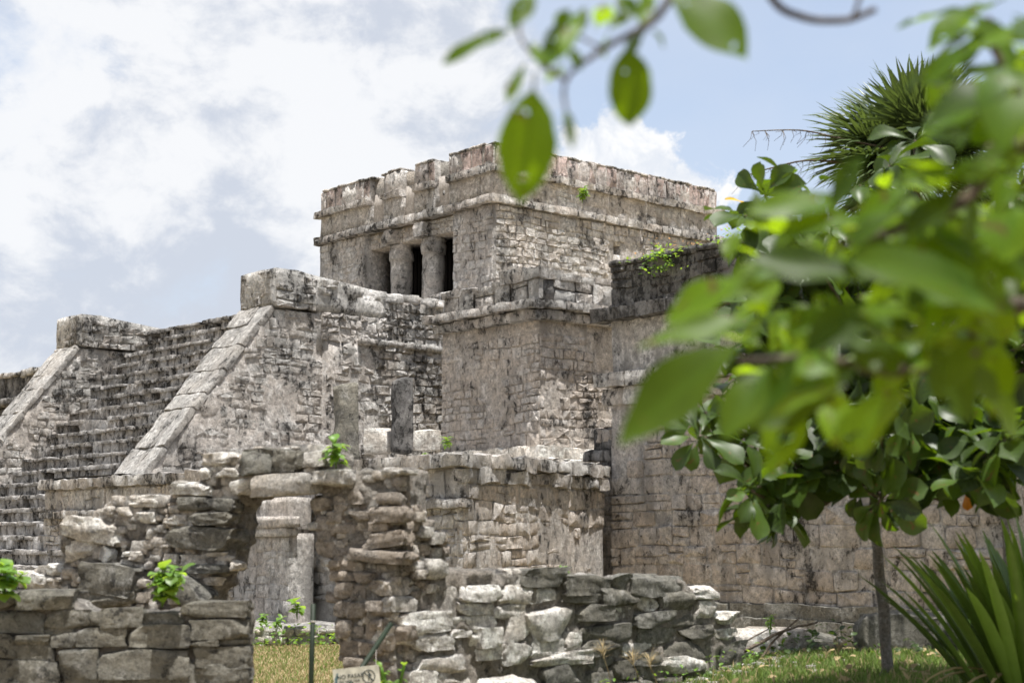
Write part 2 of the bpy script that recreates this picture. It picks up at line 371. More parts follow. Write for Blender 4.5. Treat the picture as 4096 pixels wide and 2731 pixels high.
# ------------------------------------------------------------------ wall builders
def fill(fr, a0, a1, z0, z1, ch=(.15, .27), sw=(.22, .5), prot=(.008, .04), seed=1, patch=.55, pscale=.7, skip=None, gap=.006, n0=0., top=None, out=None, jit=.018):
    """irregular coursed masonry; stones are left out where old plaster still covers the wall"""
    rnd = random.Random(seed); out = [] if out is None else out; z = z0
    ph = [rnd.uniform(0, 6.28) for _ in range(4)]
    wob = lambda a, zz: .035 * math.sin(a * 1.1 + ph[0] + zz * 2) + .02 * math.sin(a * 2.7 + ph[1] + zz)
    cand = []
    while z < z1 - .05:
        h = rnd.uniform(*ch)
        if z + h > z1 - ch[0] * .6: h = z1 - z
        a = a0; first = True
        while a < a1 - .04:
            w = rnd.uniform(*sw) * (.55 if first and rnd.random() < .5 else 1); first = False
            if rnd.random() < .13: w *= .5
            if a + w > a1 - sw[0] * .5: w = a1 - a
            parts = [(z, z + h)]
            if h > .2 and rnd.random() < .28: mid = z + h * rnd.uniform(.35, .65); parts = [(z, mid), (mid, z + h)]
            for (za, zb) in parts:
                j = lambda: rnd.uniform(-jit, jit)
                la, lb = max(a0, a + gap), min(a1, a + w - gap)
                wa = wob if (zb < z1 - .01) else (lambda a, zz: 0); wl = wob if za > z0 + .01 else (lambda a, zz: 0)
                c = [(la + (j() if la > a0 + .05 else 0), za + gap + wl(la, za) + j()), (lb + (j() if lb < a1 - .05 else 0), za + gap + wl(lb, za) + j()), (lb + (j() if lb < a1 - .05 else 0), zb - gap + wa(lb, zb) + j()), (la + (j() if la > a0 + .05 else 0), zb - gap + wa(la, zb) + j())]
                cand.append((c, rnd.uniform(*prot), rnd.random()))
            a += w
        z += h
    cen = np.array([fr.P(sum(p[0] for p in c) / 4, 0., sum(p[1] for p in c) / 4) for c, _, _ in cand])
    pn = fbm(cen * pscale, seed + 40, 3)
    for (c, d, q), pv, ce in zip(cand, pn, cen):
        ca, cz = sum(p[0] for p in c) / 4, sum(p[1] for p in c) / 4
        if pv > patch or q < .03 or (skip and skip(ca, cz)) or (top and cz > top(ca)): continue
        out.append(quadstone(fr, c, d, rnd, n0=n0))
    return out
def cornice(fr, a0, a1, z, h, depth, w=(.35, .8), seed=1, n0=0., r=.018, amp=.022, jz=.015, jd=.03, embed=.12, tilt=.01, skip=None):
    """course of separate projecting slabs"""
    rnd = random.Random(seed); out = []; a = a0
    while a < a1 - .03:
        ww = rnd.uniform(*w)
        if a + ww > a1 - w[0] * .5: ww = a1 - a
        ca = a + ww / 2
        if not (skip and skip(ca)):
            d = depth + rnd.uniform(-jd, jd); hh = h + rnd.uniform(-jz, jz)
            V, Fc = rbox((ww - rnd.uniform(.003, .014), d + embed, hh), max(.055, min(ww, hh) / 3.2), r, amp, 5., rnd.randrange(9999), maxn=7)
            t = rnd.uniform(-tilt, tilt); V[:, 2] += V[:, 0] * t
            P = fr.P(ca + V[:, 0], n0 + (d - embed) / 2 + V[:, 1] + 0., z + h / 2 + V[:, 2] + rnd.uniform(-jz, jz) * .4)
            if (fr.a[0] * fr.n[1] - fr.a[1] * fr.n[0]) < 0: Fc = [f[::-1] for f in Fc]
            out.append((P, Fc))
        a += ww
    return out
def slabrow(fr, a0, a1, z, h, w=(.2, .42), prot=.03, seed=1, n0=0., skip=None, lean=.03):
    """upright slabs standing side by side"""
    rnd = random.Random(seed); out = []; a = a0
    while a < a1 - .03:
        ww = rnd.uniform(*w)
        if a + ww > a1 - w[0] * .6: ww = a1 - a
        if not (skip and skip(a + ww / 2)):
            g = .012; l = rnd.uniform(-lean, lean); hh = h + rnd.uniform(-.03, .015)
            c = [(a + g, z + .01), (a + ww - g, z + .01), (a + ww - g + l, z + hh), (a + g + l, z + hh)]
            out.append(quadstone(fr, c, prot * rnd.uniform(.6, 1.5), rnd, n0=n0))
        a += ww
    return out
def ubox(u0, u1, v0, v1, z0, z1, res=.35, r=.03, amp=.02, freq=1.6, seed=0):
    V, Fc = rbox((abs(u1 - u0), abs(v1 - v0), z1 - z0), res, r, amp, freq, seed, maxn=44)
    cu, cv, cz = (u0 + u1) / 2, (v0 + v1) / 2, (z0 + z1) / 2
    P = np.array([O2[0], O2[1], 0]) + (cu + V[:, :1]) * np.array([*UD, 0]) + (cv + V[:, 1:2]) * np.array([*VD, 0]) + np.array([0, 0, cz]) + V[:, 2:3] * np.array([0, 0, 1])
    return P, [f[::-1] for f in Fc]
fW = lambda v: Frame(W(0, v), UD, -VD)       # west-facing plane at v, a = u
fS = lambda u: Frame(W(u, 0), VD, -UD)       # south-facing plane at u, a = v
S9 = lambda z: (z - 1.5) * .9 + 1.5

# ------------------------------------------------------------------ temple on the summit
TW, TD = 7.19, 7.85; ZF, ZC1, ZF1, ZC2, ZP, ZT = 7.25, 9.36, 9.55, 10.10, 10.28, 10.84
def build_temple():
    t = thing('temple', W(TW / 2, TD / 2, ZF), 'flat-roofed stone temple with two columns in its doorway atop the stepped pyramid', 'temple')
    w0, s0 = fW(0), fS(0)
    ux = lambda x, y=230: w0.px(x, y)[0]; vx = lambda x, y=240: s0.px(x, y)[0]
    dl, dr = ux(366), ux(453); rl, rr = dl + .28, dr - .22          # door opening and the shallow recess round it
    th = .8
    bodies = [ubox(0, dr, 0, th, ZF, ZC1, seed=1), ubox(dl, TW, 0, th, ZF, ZC1, seed=2), ubox(TW - th, TW, th, TD, ZF, ZC1), ubox(th, TW - th, TD - th, TD, ZF, ZC1)]
    for b in bodies: mesh_obj('wall', *b, M['plaster'], t)
    # south wall with the small square air hole
    hv, hz = s0.px(617, 250); hs = .12
    for b in ((th, hv - hs, ZF, ZC1), (hv + hs, TD, ZF, ZC1), (hv - hs, hv + hs, ZF, hz - hs), (hv - hs, hv + hs, hz + hs, ZC1)):
        mesh_obj('wall', *ubox(0, th, b[0], b[1], b[2], b[3], r=.01, amp=.006), M['plaster'], t)
    mesh_obj('lintel', *ubox(dr - .1, dl + .1, .16, th, 8.93, ZC1, r=.03), M['warmplaster'], t)
    mesh_obj('roof', *ubox(.1, TW - .1, .1, TD - .1, ZC1 + .02, ZP + .1, r=.02), M['roof_fill'], t)
    mesh_obj('inner_wall', *ubox(th, TW - th, 2.4, 2.7, ZF, ZC1, amp=0), M['plaster'], t)
    # columns with capitals and mask blocks
    for k, x in enumerate((401.5, 433.2)):
        uc = fW(.34).px(x, 265)[0]; rr_ = .285
        pr = [(.0, rr_ * 1.02), (.3, rr_), (.8, rr_ * .98), (1.28, rr_ * .97), (1.30, rr_ * 1.10), (1.50, rr_ * 1.12), (1.54, rr_ * 1.04), (1.70, rr_ * 1.03)]
        V = []; Fc = []; n = 24; zs = []
        for i in range(len(pr) - 1):
            for q in range(3): f = q / 3; zs.append((pr[i][0] * (1 - f) + pr[i + 1][0] * f, pr[i][1] * (1 - f) + pr[i + 1][1] * f))
        zs.append(pr[-1])
        for i, (z, r_) in enumerate(zs):
            for q in range(n):
                a = 2 * math.pi * q / n; V.append(W(uc + r_ * math.cos(a), .34 + r_ * math.sin(a), ZF + z))
                if i: Fc.append(((i - 1) * n + q, i * n + q, i * n + (q + 1) % n, (i - 1) * n + (q + 1) % n))
        Fc.append(tuple((len(zs) - 1) * n + q for q in range(n))[::-1])
        V = np.array(V); V += vdisp(V, 3.5, .02, 11 + k)
        c = mesh_obj('column', V, Fc, M['plaster'], t)
        V, Fc = rock((.46, .44, .38), 70 + k, 6, 5, .85, .09); P = np.array([W(uc + .02 + p[0], .06 + p[1], 9.12 + p[2]) for p in V])
        mesh_obj('mask_block', P, Fc, M['cornice'], t, sharp=45)
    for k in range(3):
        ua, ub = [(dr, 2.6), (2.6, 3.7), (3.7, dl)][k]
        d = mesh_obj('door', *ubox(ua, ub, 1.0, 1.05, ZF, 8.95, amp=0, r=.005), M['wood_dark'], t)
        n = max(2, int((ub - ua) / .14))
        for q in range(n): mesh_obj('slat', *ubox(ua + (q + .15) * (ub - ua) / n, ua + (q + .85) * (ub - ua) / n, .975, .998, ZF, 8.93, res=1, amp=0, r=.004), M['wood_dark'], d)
    # masonry of the walls
    st = []
    fill(s0, .05, TD - .02, ZF, ZC1 - .02, seed=3, patch=.42, skip=lambda a, z: abs(a - hv) < .22 and abs(z - hz) < .22, out=st, ch=(.12, .22), sw=(.18, .42))
    fill(w0, .02, dr - .02, ZF, ZC1 - .25, seed=4, patch=.35, out=st, ch=(.12, .22), sw=(.18, .4)); fill(w0, dl + .02, TW, ZF, ZC1 - .02, seed=5, patch=.30, out=st, ch=(.12, .22), sw=(.18, .4))
    fill(w0, dr, dl, 8.95, ZC1 - .03, seed=6, patch=.1, n0=-.16, out=st, ch=(.12, .2))
    place(t, 'stone', st, M['temple'], 290, sharp=32)
    # cornices, frieze with recesses, parapet of upright slabs
    cs = cornice(s0, -.16, TD + .16, ZC1, .19, .14, seed=7) + cornice(w0, -.02, TW + .16, ZC1, .19, .16, seed=8)
    gaps = [(ux(449, 170), ux(436, 170)), (ux(415, 180), ux(403, 180)), (ux(384, 190), ux(371, 190))]
    ingap = lambda a: any(g0 - .02 < a < g1 + .02 for g0, g1 in gaps)
    segs = [(0, gaps[0][0]), (gaps[0][1], gaps[1][0]), (gaps[1][1], gaps[2][0]), (gaps[2][1], TW)]
    cs += cornice(s0, -.10, TD + .18, ZC2, .18, .13, seed=9, jd=.035)
    for k, (a0, a1) in enumerate(segs): cs += cornice(w0, a0, a1 + (.16 if k == 3 else 0), ZC2, .18, .14, seed=20 + k, w=(.3, .6))
    place(t, 'cornice_slab', cs, M['cornice'], 200, sharp=38)
    mesh_obj('frieze', *ubox(-.01, .5, -.01, TD, ZF1 - .01, ZT - .04, r=.02), M['plaster'], t)
    for k, (a0, a1) in enumerate(segs): mesh_obj('frieze', *ubox(max(a0, .5), a1, -.012, .55, ZF1 - .01, ZT - .05, seed=k, amp=.03), M['plaster'], t)
    mesh_obj('frieze', *ubox(.5, TW - .02, .15, .6, ZF1 - .01, ZT - .06, amp=.05, freq=3), M['mortar'], t)
    mesh_obj('frieze', *ubox(.6, TW - .02, TD - .5, TD, ZF1 - .01, ZT - .05), M['plaster'], t)
    mesh_obj('frieze', *ubox(TW - .5, TW - .01, .6, TD - .5, ZF1 - .01, ZT - .05), M['plaster'], t)
    fz = []
    fill(s0, .05, TD, ZF1, ZC2 - .01, seed=31, patch=.15, ch=(.18, .3), sw=(.25, .5), prot=(.004, .02), out=fz)
    for k, (a0, a1) in enumerate(segs): fill(w0, a0, a1, ZF1, ZC2 - .01, seed=33 + k, patch=-.1, ch=(.2, .3), sw=(.3, .5), prot=(.004, .02), out=fz)
    place(t, 'frieze_stone', fz, M['temple'], 100)
    pa = slabrow(s0, .02, TD, ZP - .01, ZT - ZP - .02, seed=41)
    for k, (a0, a1) in enumerate(segs): pa += slabrow(w0, a0 + .02, a1, ZP - .01, ZT - ZP - .03, seed=42 + k, w=(.25, .45), n0=-.01)
    place(t, 'parapet_slab', pa, M['rose'], 200, sharp=32)
    rnd = random.Random(3); cap = []
    for fr, a0, a1 in ((s0, 0, TD - .3), (w0, .3, TW - .3)):
        a = a0
        while a < a1:
            w_ = rnd.uniform(.2, .45)
            if not (fr is w0 and ingap(a + w_ / 2)):
                V, Fc = rbox((w_, .45, .07), .1, .02, .015, 6, rnd.randrange(999)); cap.append((fr.P(a + w_ / 2 + V[:, 0], -.19 + V[:, 1], ZT - .03 + V[:, 2] + rnd.uniform(-.01, .02)), Fc))
            a += w_
    place(t, 'coping', cap, M['cornice'], 120)
    # rubble lying in the frieze recesses
    rb = []
    for g0, g1 in gaps:
        for k in range(7):
            V, Fc = rock((rnd.uniform(.12, .3), rnd.uniform(.12, .22), rnd.uniform(.1, .22)), rnd.randrange(9999), 4); q = W(rnd.uniform(g0, g1), .22, ZF1 + .05 + rnd.random() * .55); rb.append((V + q, Fc))
    place(t, 'rubble', rb, M['cornice'], 40, sharp=40)
    # stone ends projecting at the left corner
    for z, l in ((9.43, .34), (10.18, .3)):
        V, Fc = rock((.2, .4, .14), int(z * 10), 5); mesh_obj('projecting_stone', V + W(TW + .03, -.03, z), Fc, M['cornice'], t, sharp=40)
    return t
temple = build_temple()

# ------------------------------------------------------------------ pyramid body and stairway
UA = -.544; AW = 1.16; UN = 8.16
RT = (-6.38, S9(6.71)); RB = (-8.93, S9(3.11)); SLOPE = (RT[1] - RB[1]) / (RT[0] - RB[0])
def build_pyramid():
    t = thing('stepped_pyramid', W(4, 1.5, 0), 'massive grey stone pyramid body whose rubble side rises beside the sloping ramp', 'pyramid')
    mesh_obj('lower_tier', *ubox(UA - .05, 8.9, -5.15, 9.4, -.2, 5.66, amp=.05, freq=1.1, res=.4), M['plaster'], t)
    mesh_obj('upper_tier', *ubox(UA + .10, 8.5, -4.2, 9.2, 5.5, 6.66, amp=.05, freq=1.1, res=.4), M['mortar'], t)
    mesh_obj('summit_floor', *ubox(-.3, 8.2, -.8, 9.0, 6.6, ZF - .02, amp=.04, freq=1.1, res=.4), M['plaster'], t)
    st = []
    fill(fS(UA - .05), -5.1, 3.0, 2.6, 5.64, ch=(.12, .24), sw=(.18, .45), prot=(.015, .06), seed=51, patch=.45, out=st)
    fill(fS(UA + .10), -3.6, 3.0, 5.64, 6.64, ch=(.12, .24), sw=(.14, .4), prot=(.03, .10), seed=52, patch=.9, out=st, jit=.03)
    place(t, 'stone', st, M['stair'], 290, sharp=32)
    lg = cornice(fS(UA - .05), -4.3, 3.0, 5.60, .14, .1, w=(.25, .6), seed=53, jz=.03, jd=.05)
    lg += cornice(fS(UA + .15), -3.4, .6, 6.62, .14, .08, w=(.16, .5), seed=54, jz=.07, jd=.10, skip=lambda a: math.sin(a * 5) > .5)
    lg += cornice(fW(-.8), -.3, 3.2, 6.92, .3, .1, w=(.3, .7), seed=55, jz=.03)
    place(t, 'ledge_stone', lg, M['stair'], 150)
    rnd = random.Random(8); rb = []
    for k in range(70):
        v = rnd.uniform(-3.6, .4); s = rnd.uniform(.14, .36); V, Fc = rock((s * 1.25, s, s * .75), rnd.randrange(9999), 4)
        u = UA + rnd.uniform(.05, .8); rb.append((V + W(u, v, 6.58 + s * .3 + max(0, (u - UA) * .12)), Fc))
    place(t, 'loose_stone', rb, M['temple'], 80, sharp=40)
    return t
pyramid = build_pyramid()
def build_stairs():
    t = thing('stairway', W(4.2, -8.5, 0), 'steep worn stone stairway flanked by two sloping ramps with square caps', 'stairway')
    sidew = Frame(W(0, 0), VD, -UD)
    def alfarda(u0, v1):
        fr = Frame(W(u0, 0), VD, -UD)
        ft = (-11.3, RB[1] + SLOPE * (-11.3 - RB[0])) if u0 > 4 else (RB[0] - .25, RB[1] - .3)
        poly = [(ft[0], -.2), ft, RB, RT, (RT[0] + .25, RT[1] + .0), (v1, RT[1]), (v1, -.2)]
        V, Fc = remeshed([prism(poly, fr, -AW, 0)], .11, .022, 2.0, int(u0 * 7 + 20), smooth_it=1)
        mesh_obj('ramp_wall', V, Fc, M['plaster'], t)
        # stucco slabs on the slope
        L = math.hypot(RT[0] - ft[0], RT[1] - ft[1]); d2 = np.array([(RT[0] - ft[0]) / L, (RT[1] - ft[1]) / L]); q = 0.; rr = random.Random(int(u0 * 3 + 50)); tiles = []
        while q < L - .05:
            l = rr.uniform(.35, 1.1); l = min(l, L - q + .02); cut = rr.uniform(.3, .7)
            for (a0, a1) in (((-.03, AW * cut), (AW * cut, AW + .03)) if rr.random() < .75 else ((-.03, AW + .03),)):
                V, Fc = rbox((a1 - a0 - .006, l - .008, .13), .12, .03, .03, 4, rr.randrange(9999)); V[:, 2] += rr.uniform(-.014, .012) + V[:, 1] * rr.uniform(-.02, .02)
                vv = ft[0] + d2[0] * (q + l / 2 + V[:, 1]) - d2[1] * V[:, 2]; zz = ft[1] + d2[1] * (q + l / 2 + V[:, 1]) + d2[0] * V[:, 2]; uu = u0 + (a0 + a1) / 2 + V[:, 0]
                P = np.stack([O2[0] + uu * UD[0] + vv * VD[0], O2[1] + uu * UD[1] + vv * VD[1], zz], -1); tiles.append((P, [f[::-1] for f in Fc]))
            q += l
        place(t, 'ramp_slab', tiles, M['ramp'], 60, sharp=50)
        # cap block
        zc0, zc1 = RT[1] + .02, S9(7.623)
        V, Fc = ubox(u0 - .06, u0 + AW + .06, RT[0] - .02, RT[0] + 2.85, zc0, zc1, res=.14, r=.05, amp=.035, freq=2.2, seed=5)
        V[:, 2] -= np.clip((V @ np.array([*VD, 0]) - (W(0, RT[0] + .6) @ np.array([*VD, 0]))) * .10, 0, .5) * (V[:, 2] > (zc0 + zc1) / 2)
        mesh_obj('cap', V, Fc, M['stair'], t)
        st = []
        lo = ft[0]
        fill(fr, lo, v1, .2, RT[1] - .02, ch=(.12, .22), sw=(.18, .45), prot=(.004, .03), seed=int(60 + u0), patch=.6, out=st, skip=lambda a, z: z > RB[1] + SLOPE * (a - RB[0]) - .28)
        fill(fr, RT[0] + .05, RT[0] + 2.8, zc0, zc1 - .12, ch=(.14, .24), sw=(.2, .5), prot=(.02, .06), seed=int(70 + u0), patch=.35, out=st, n0=.06, skip=lambda a, z: z > zc1 - .12 - max(0, a - RT[0] - .6) * .1)
        fill(fW(RT[0] - .02), u0, u0 + AW, zc0 + .05, zc1 - .05, ch=(.14, .24), sw=(.2, .4), prot=(.01, .03), seed=int(75 + u0), patch=.2, out=st)
        return st
    mesh_obj('cap_footing', *ubox(UA - .02, UA + AW, -5.3, -3.5, 5.4, RT[1] + .06, amp=.03), M['plaster'], t)
    ftg = fill(fS(UA - .02), -5.2, -3.5, 5.6, RT[1] + .02, ch=(.1, .18), sw=(.14, .34), prot=(.02, .07), seed=57, patch=.9, jit=.03)
    place(t, 'footing_stone', ftg, M['plaster'], 60, sharp=34)
    st = alfarda(UA, -5.05) + alfarda(UN, -4.6)
    place(t, 'wall_stone', st, M['stair'], 290, sharp=32)
    # steps: rows of separate stones
    rise, z, rows = .30, .1, []
    us, ue = UA + AW - .05, UN + .05; rnd = random.Random(5)
    zt = 6.55
    cz_ = lambda v: 5.1 + 1.08 * (v + 6.06) - .40
    poly = [(-10.6, -.2), (-10.5, cz_(-10.5)), (-4.85, cz_(-4.85)), (-4.2, cz_(-4.85)), (-4.2, -.2)]
    fr = Frame(W(us, 0), VD, -UD)
    V, Fc = prism(poly, fr, -(ue - us), 0); mesh_obj('step_core', V, Fc, M['mortar'], t, smooth=False)
    k = 0
    while z < zt:
        v = -6.06 + (z + rise - 5.1) / 1.08
        u = us; lo = rnd.uniform(-.012, .012)
        while u < ue:
            w_ = rnd.uniform(.16, .46)
            if u + w_ > ue: w_ = ue - u + .05
            hh = rise * rnd.uniform(.86, 1.0); dd = .40
            if rnd.random() > .04:
                V, Fc = rock((w_ - .012, dd, hh), rnd.randrange(99999), 3, 3, .9, .07, 2.5)
                cu, cv, cz = u + w_ / 2, v + dd / 2 + rnd.uniform(-.035, .035), z + hh / 2 + lo + .015 * math.sin(u * 2 + k)
                P = np.array([O2[0], O2[1], cz]) + (cu + V[:, :1]) * np.array([*UD, 0]) + (cv + V[:, 1:2]) * np.array([*VD, 0]) + V[:, 2:3] * np.array([0, 0, 1.])
                rows.append((P, [f[::-1] for f in Fc]))
            u += w_
        z += rise; k += 1
    place(t, 'step_stone', rows, M['step'], 298, sharp=50)
    z = .1; lips = []; k = 0
    while z < zt:
        lips += cornice(fW(-6.06 + (z + rise - 5.1) / 1.08), us, ue, z + rise - .085, .085, .055, w=(.22, .7), seed=400 + k, embed=.3, jz=.02, jd=.03, amp=.022, skip=lambda a: rnd.random() < .08); z += rise; k += 1
    place(t, 'tread_slab', lips, M['step'], 250, sharp=40)
    return t
stairs = build_stairs()
# ------------------------------------------------------------------ ground
def sstep(x, a, b): t = np.clip((np.asarray(x, float) - a) / (b - a), 0, 1); return t * t * (3 - 2 * t)
def ground_z(x, y):
    x = np.asarray(x, float); y = np.asarray(y, float)
    g = .40 * sstep(x, .2, 3.8) * sstep(y, 6, 12) * (1 - sstep(y, 15.5, 21) * .85)
    return g - .03 + .03 * fbm(np.stack([x * .5, y * .5, 0 * x], -1).reshape(-1, 3), 5, 2).reshape(x.shape)
def ground_mat():
    m, nt, out = new_mat('dry_grass_ground'); geo = nd(nt, 'ShaderNodeNewGeometry'); pos = geo.outputs['Position']
    a = noise(nt, pos, .5, 6, .6); b = noise(nt, pos, 5, 8, .7); c = noise(nt, pos, 40, 4, .7)
    sep = nd(nt, 'ShaderNodeSeparateXYZ'); lk(nt, pos, sep.inputs[0])
    col = mixc(nt, ramp(nt, b, .35, .65), (.34, .27, .15), (.43, .345, .21))
    inb = mathn(nt, 'MULTIPLY', ramp(nt, sep.outputs[1], 9, 12), mathn(nt, 'SUBTRACT', 1, ramp(nt, sep.outputs[1], 18, 20)))
    wet = mathn(nt, 'ADD', mathn(nt, 'MULTIPLY', ramp(nt, sep.outputs[0], -.8, 1.2), inb), mathn(nt, 'MULTIPLY', mathn(nt, 'SUBTRACT', a, .5), 1.2))
    col = mixc(nt, mathn(nt, 'MULTIPLY', ramp(nt, wet, .1, .8), .85), col, (.10, .125, .035))
    col = mixc(nt, mathn(nt, 'MULTIPLY', ramp(nt, c, .5, .75), .6), col, (.16, .115, .06))
    bs = nd(nt, 'ShaderNodeBsdfPrincipled'); bs.inputs['Roughness'].default_value = .95; bs.inputs['Specular IOR Level'].default_value = .1
    bp = nd(nt, 'ShaderNodeBump'); bp.inputs['Distance'].default_value = .06; lk(nt, mathn(nt, 'ADD', b, mathn(nt, 'MULTIPLY', c, .5)), bp.inputs['Height']); lk(nt, bp.outputs[0], bs.inputs['Normal'])
    lk(nt, col, bs.inputs['Base Color']); lk(nt, bs.outputs[0], out.inputs[0]); return m
M['ground'] = ground_mat()
def build_ground():
    xs = np.concatenate([[-6000, -1500, -300, -80, -30], np.linspace(-14, 14, 71), [30, 80, 300, 1500, 6000]])
    ys = np.concatenate([[-3000, -300, -40, -8], np.linspace(-4, 40, 111), [60, 120, 400, 2000, 9000]])
    X, Y = np.meshgrid(xs, ys); Z = ground_z(X, Y); Z = np.where((np.abs(X) > 20) | (Y > 45) | (Y < -6), -.03, Z)
    n = len(xs); Fc = [(j * n + i, j * n + i + 1, (j + 1) * n + i + 1, (j + 1) * n + i) for j in range(len(ys) - 1) for i in range(n - 1)]
    tag(mesh_obj('ground', np.stack([X, Y, Z], -1).reshape(-1, 3), Fc, M['ground'], loc=(0, 0, 0)), kind='structure')
build_ground()

# ------------------------------------------------------------------ terrace in front of the pyramid
ZTER = 2.72
tL = on_z(46, 480, ZTER); UT, VT = uv(tL)
fT = fW(VT)
aC, _ = fT.px(463, 455); tC = W(aC, VT)
yd = R(29.5); dE = np.array([math.sin(yd), math.cos(yd)]); fD = Frame(tC, dE, (dE[1], -dE[0]))
aE, _ = fD.px(604, 480)
# wing plane (right-hand building)
c0 = on_z(740, 640, 0.); _, VC = uv(c0); fC = fW(VC)
aCf, _ = fC.px(610, 300)
def polyprism(pts, z0, z1):
    m = len(pts); V = np.array([(p[0], p[1], z0) for p in pts] + [(p[0], p[1], z1) for p in pts])
    return V, [tuple(range(m))[::-1], tuple(range(m, 2 * m))] + [(i, (i + 1) % m, (i + 1) % m + m, i + m) for i in range(m)]
def build_terrace():
    t = thing('terrace_wall', (*tC[:2], 0), 'moulded stone terrace wall below the standing stones and vertical shrine wall', 'terrace')
    back = fD.P(aE, 0, 0)[:2]; ub, vb = uv(back)
    pts = [W(UT, VT)[:2], tC[:2], back, W(ub + .5, -4.9)[:2], W(UT, -4.9)[:2]]
    cx = np.mean(pts, 0)
    V, Fc = remeshed([polyprism(pts, -.2, ZTER - .02)], .16, .02, 1.5, 4, smooth_it=0); mesh_obj('fill', V, Fc, M['plaster'], t)
    # sloping stucco apron at the foot of the ramp
    P = np.array([W(UT - .02, VT - .06, ZTER + .02), W(UA - .1, VT - .06, ZTER + .03), W(UA - .1, RB[0] - .1, RB[1] - .25), W(UT - .02, RB[0] - .1, RB[1] - .18)])
    n = 24; m = 6; A = [];
    for i in range(n + 1):
        for j in range(m + 1):
            f, g = i / n, j / m; A.append((1 - f) * ((1 - g) * P[0] + g * P[3]) + f * ((1 - g) * P[1] + g * P[2]))
    A = np.array(A) + vdisp(np.array(A), 2, .02, 3); Fc = [(i * (m + 1) + j, (i + 1) * (m + 1) + j, (i + 1) * (m + 1) + j + 1, i * (m + 1) + j + 1) for i in range(n) for j in range(m)]
    mesh_obj('apron', A, [f[::-1] if True else f for f in Fc], M['ramp'], t)
    st = []; sl = []
    fill(fT, aC, UT, .1, ZTER - .75, seed=81, patch=.3, ch=(.14, .26), sw=(.22, .55), out=st)
    fill(fT, aC, UT, ZTER - .62, ZTER - .22, seed=82, patch=.9, ch=(.3, .38), sw=(.2, .42), prot=(.02, .05), out=st)
    place(t, 'front_stone', st, M['temple'], 200, sharp=32); st = []
    fill(fD, 0, aE, .1, ZTER - .42, seed=83, patch=.6, ch=(.15, .28), sw=(.22, .6), prot=(.004, .025), out=st)
    sl += cornice(fT, aC - .1, UT + .1, ZTER - .2, .2, .12, w=(.35, .8), seed=84) + cornice(fT, aC - .08, UT + .08, ZTER - .78, .15, .12, w=(.3, .7), seed=85)
    sl += cornice(fD, -.1, aE, ZTER - .19, .2, .10, w=(.35, .9), seed=86, amp=.03, jd=.04) + cornice(fD, -.06, aE, ZTER - .4, .2, .06, w=(.35, .9), seed=87, amp=.035, jd=.04)
    place(t, 'stone', st, M['warm'], 290, sharp=32); place(t, 'moulding_stone', sl, M['cornice'], 120, sharp=36)
    return t
terrace = build_terrace()

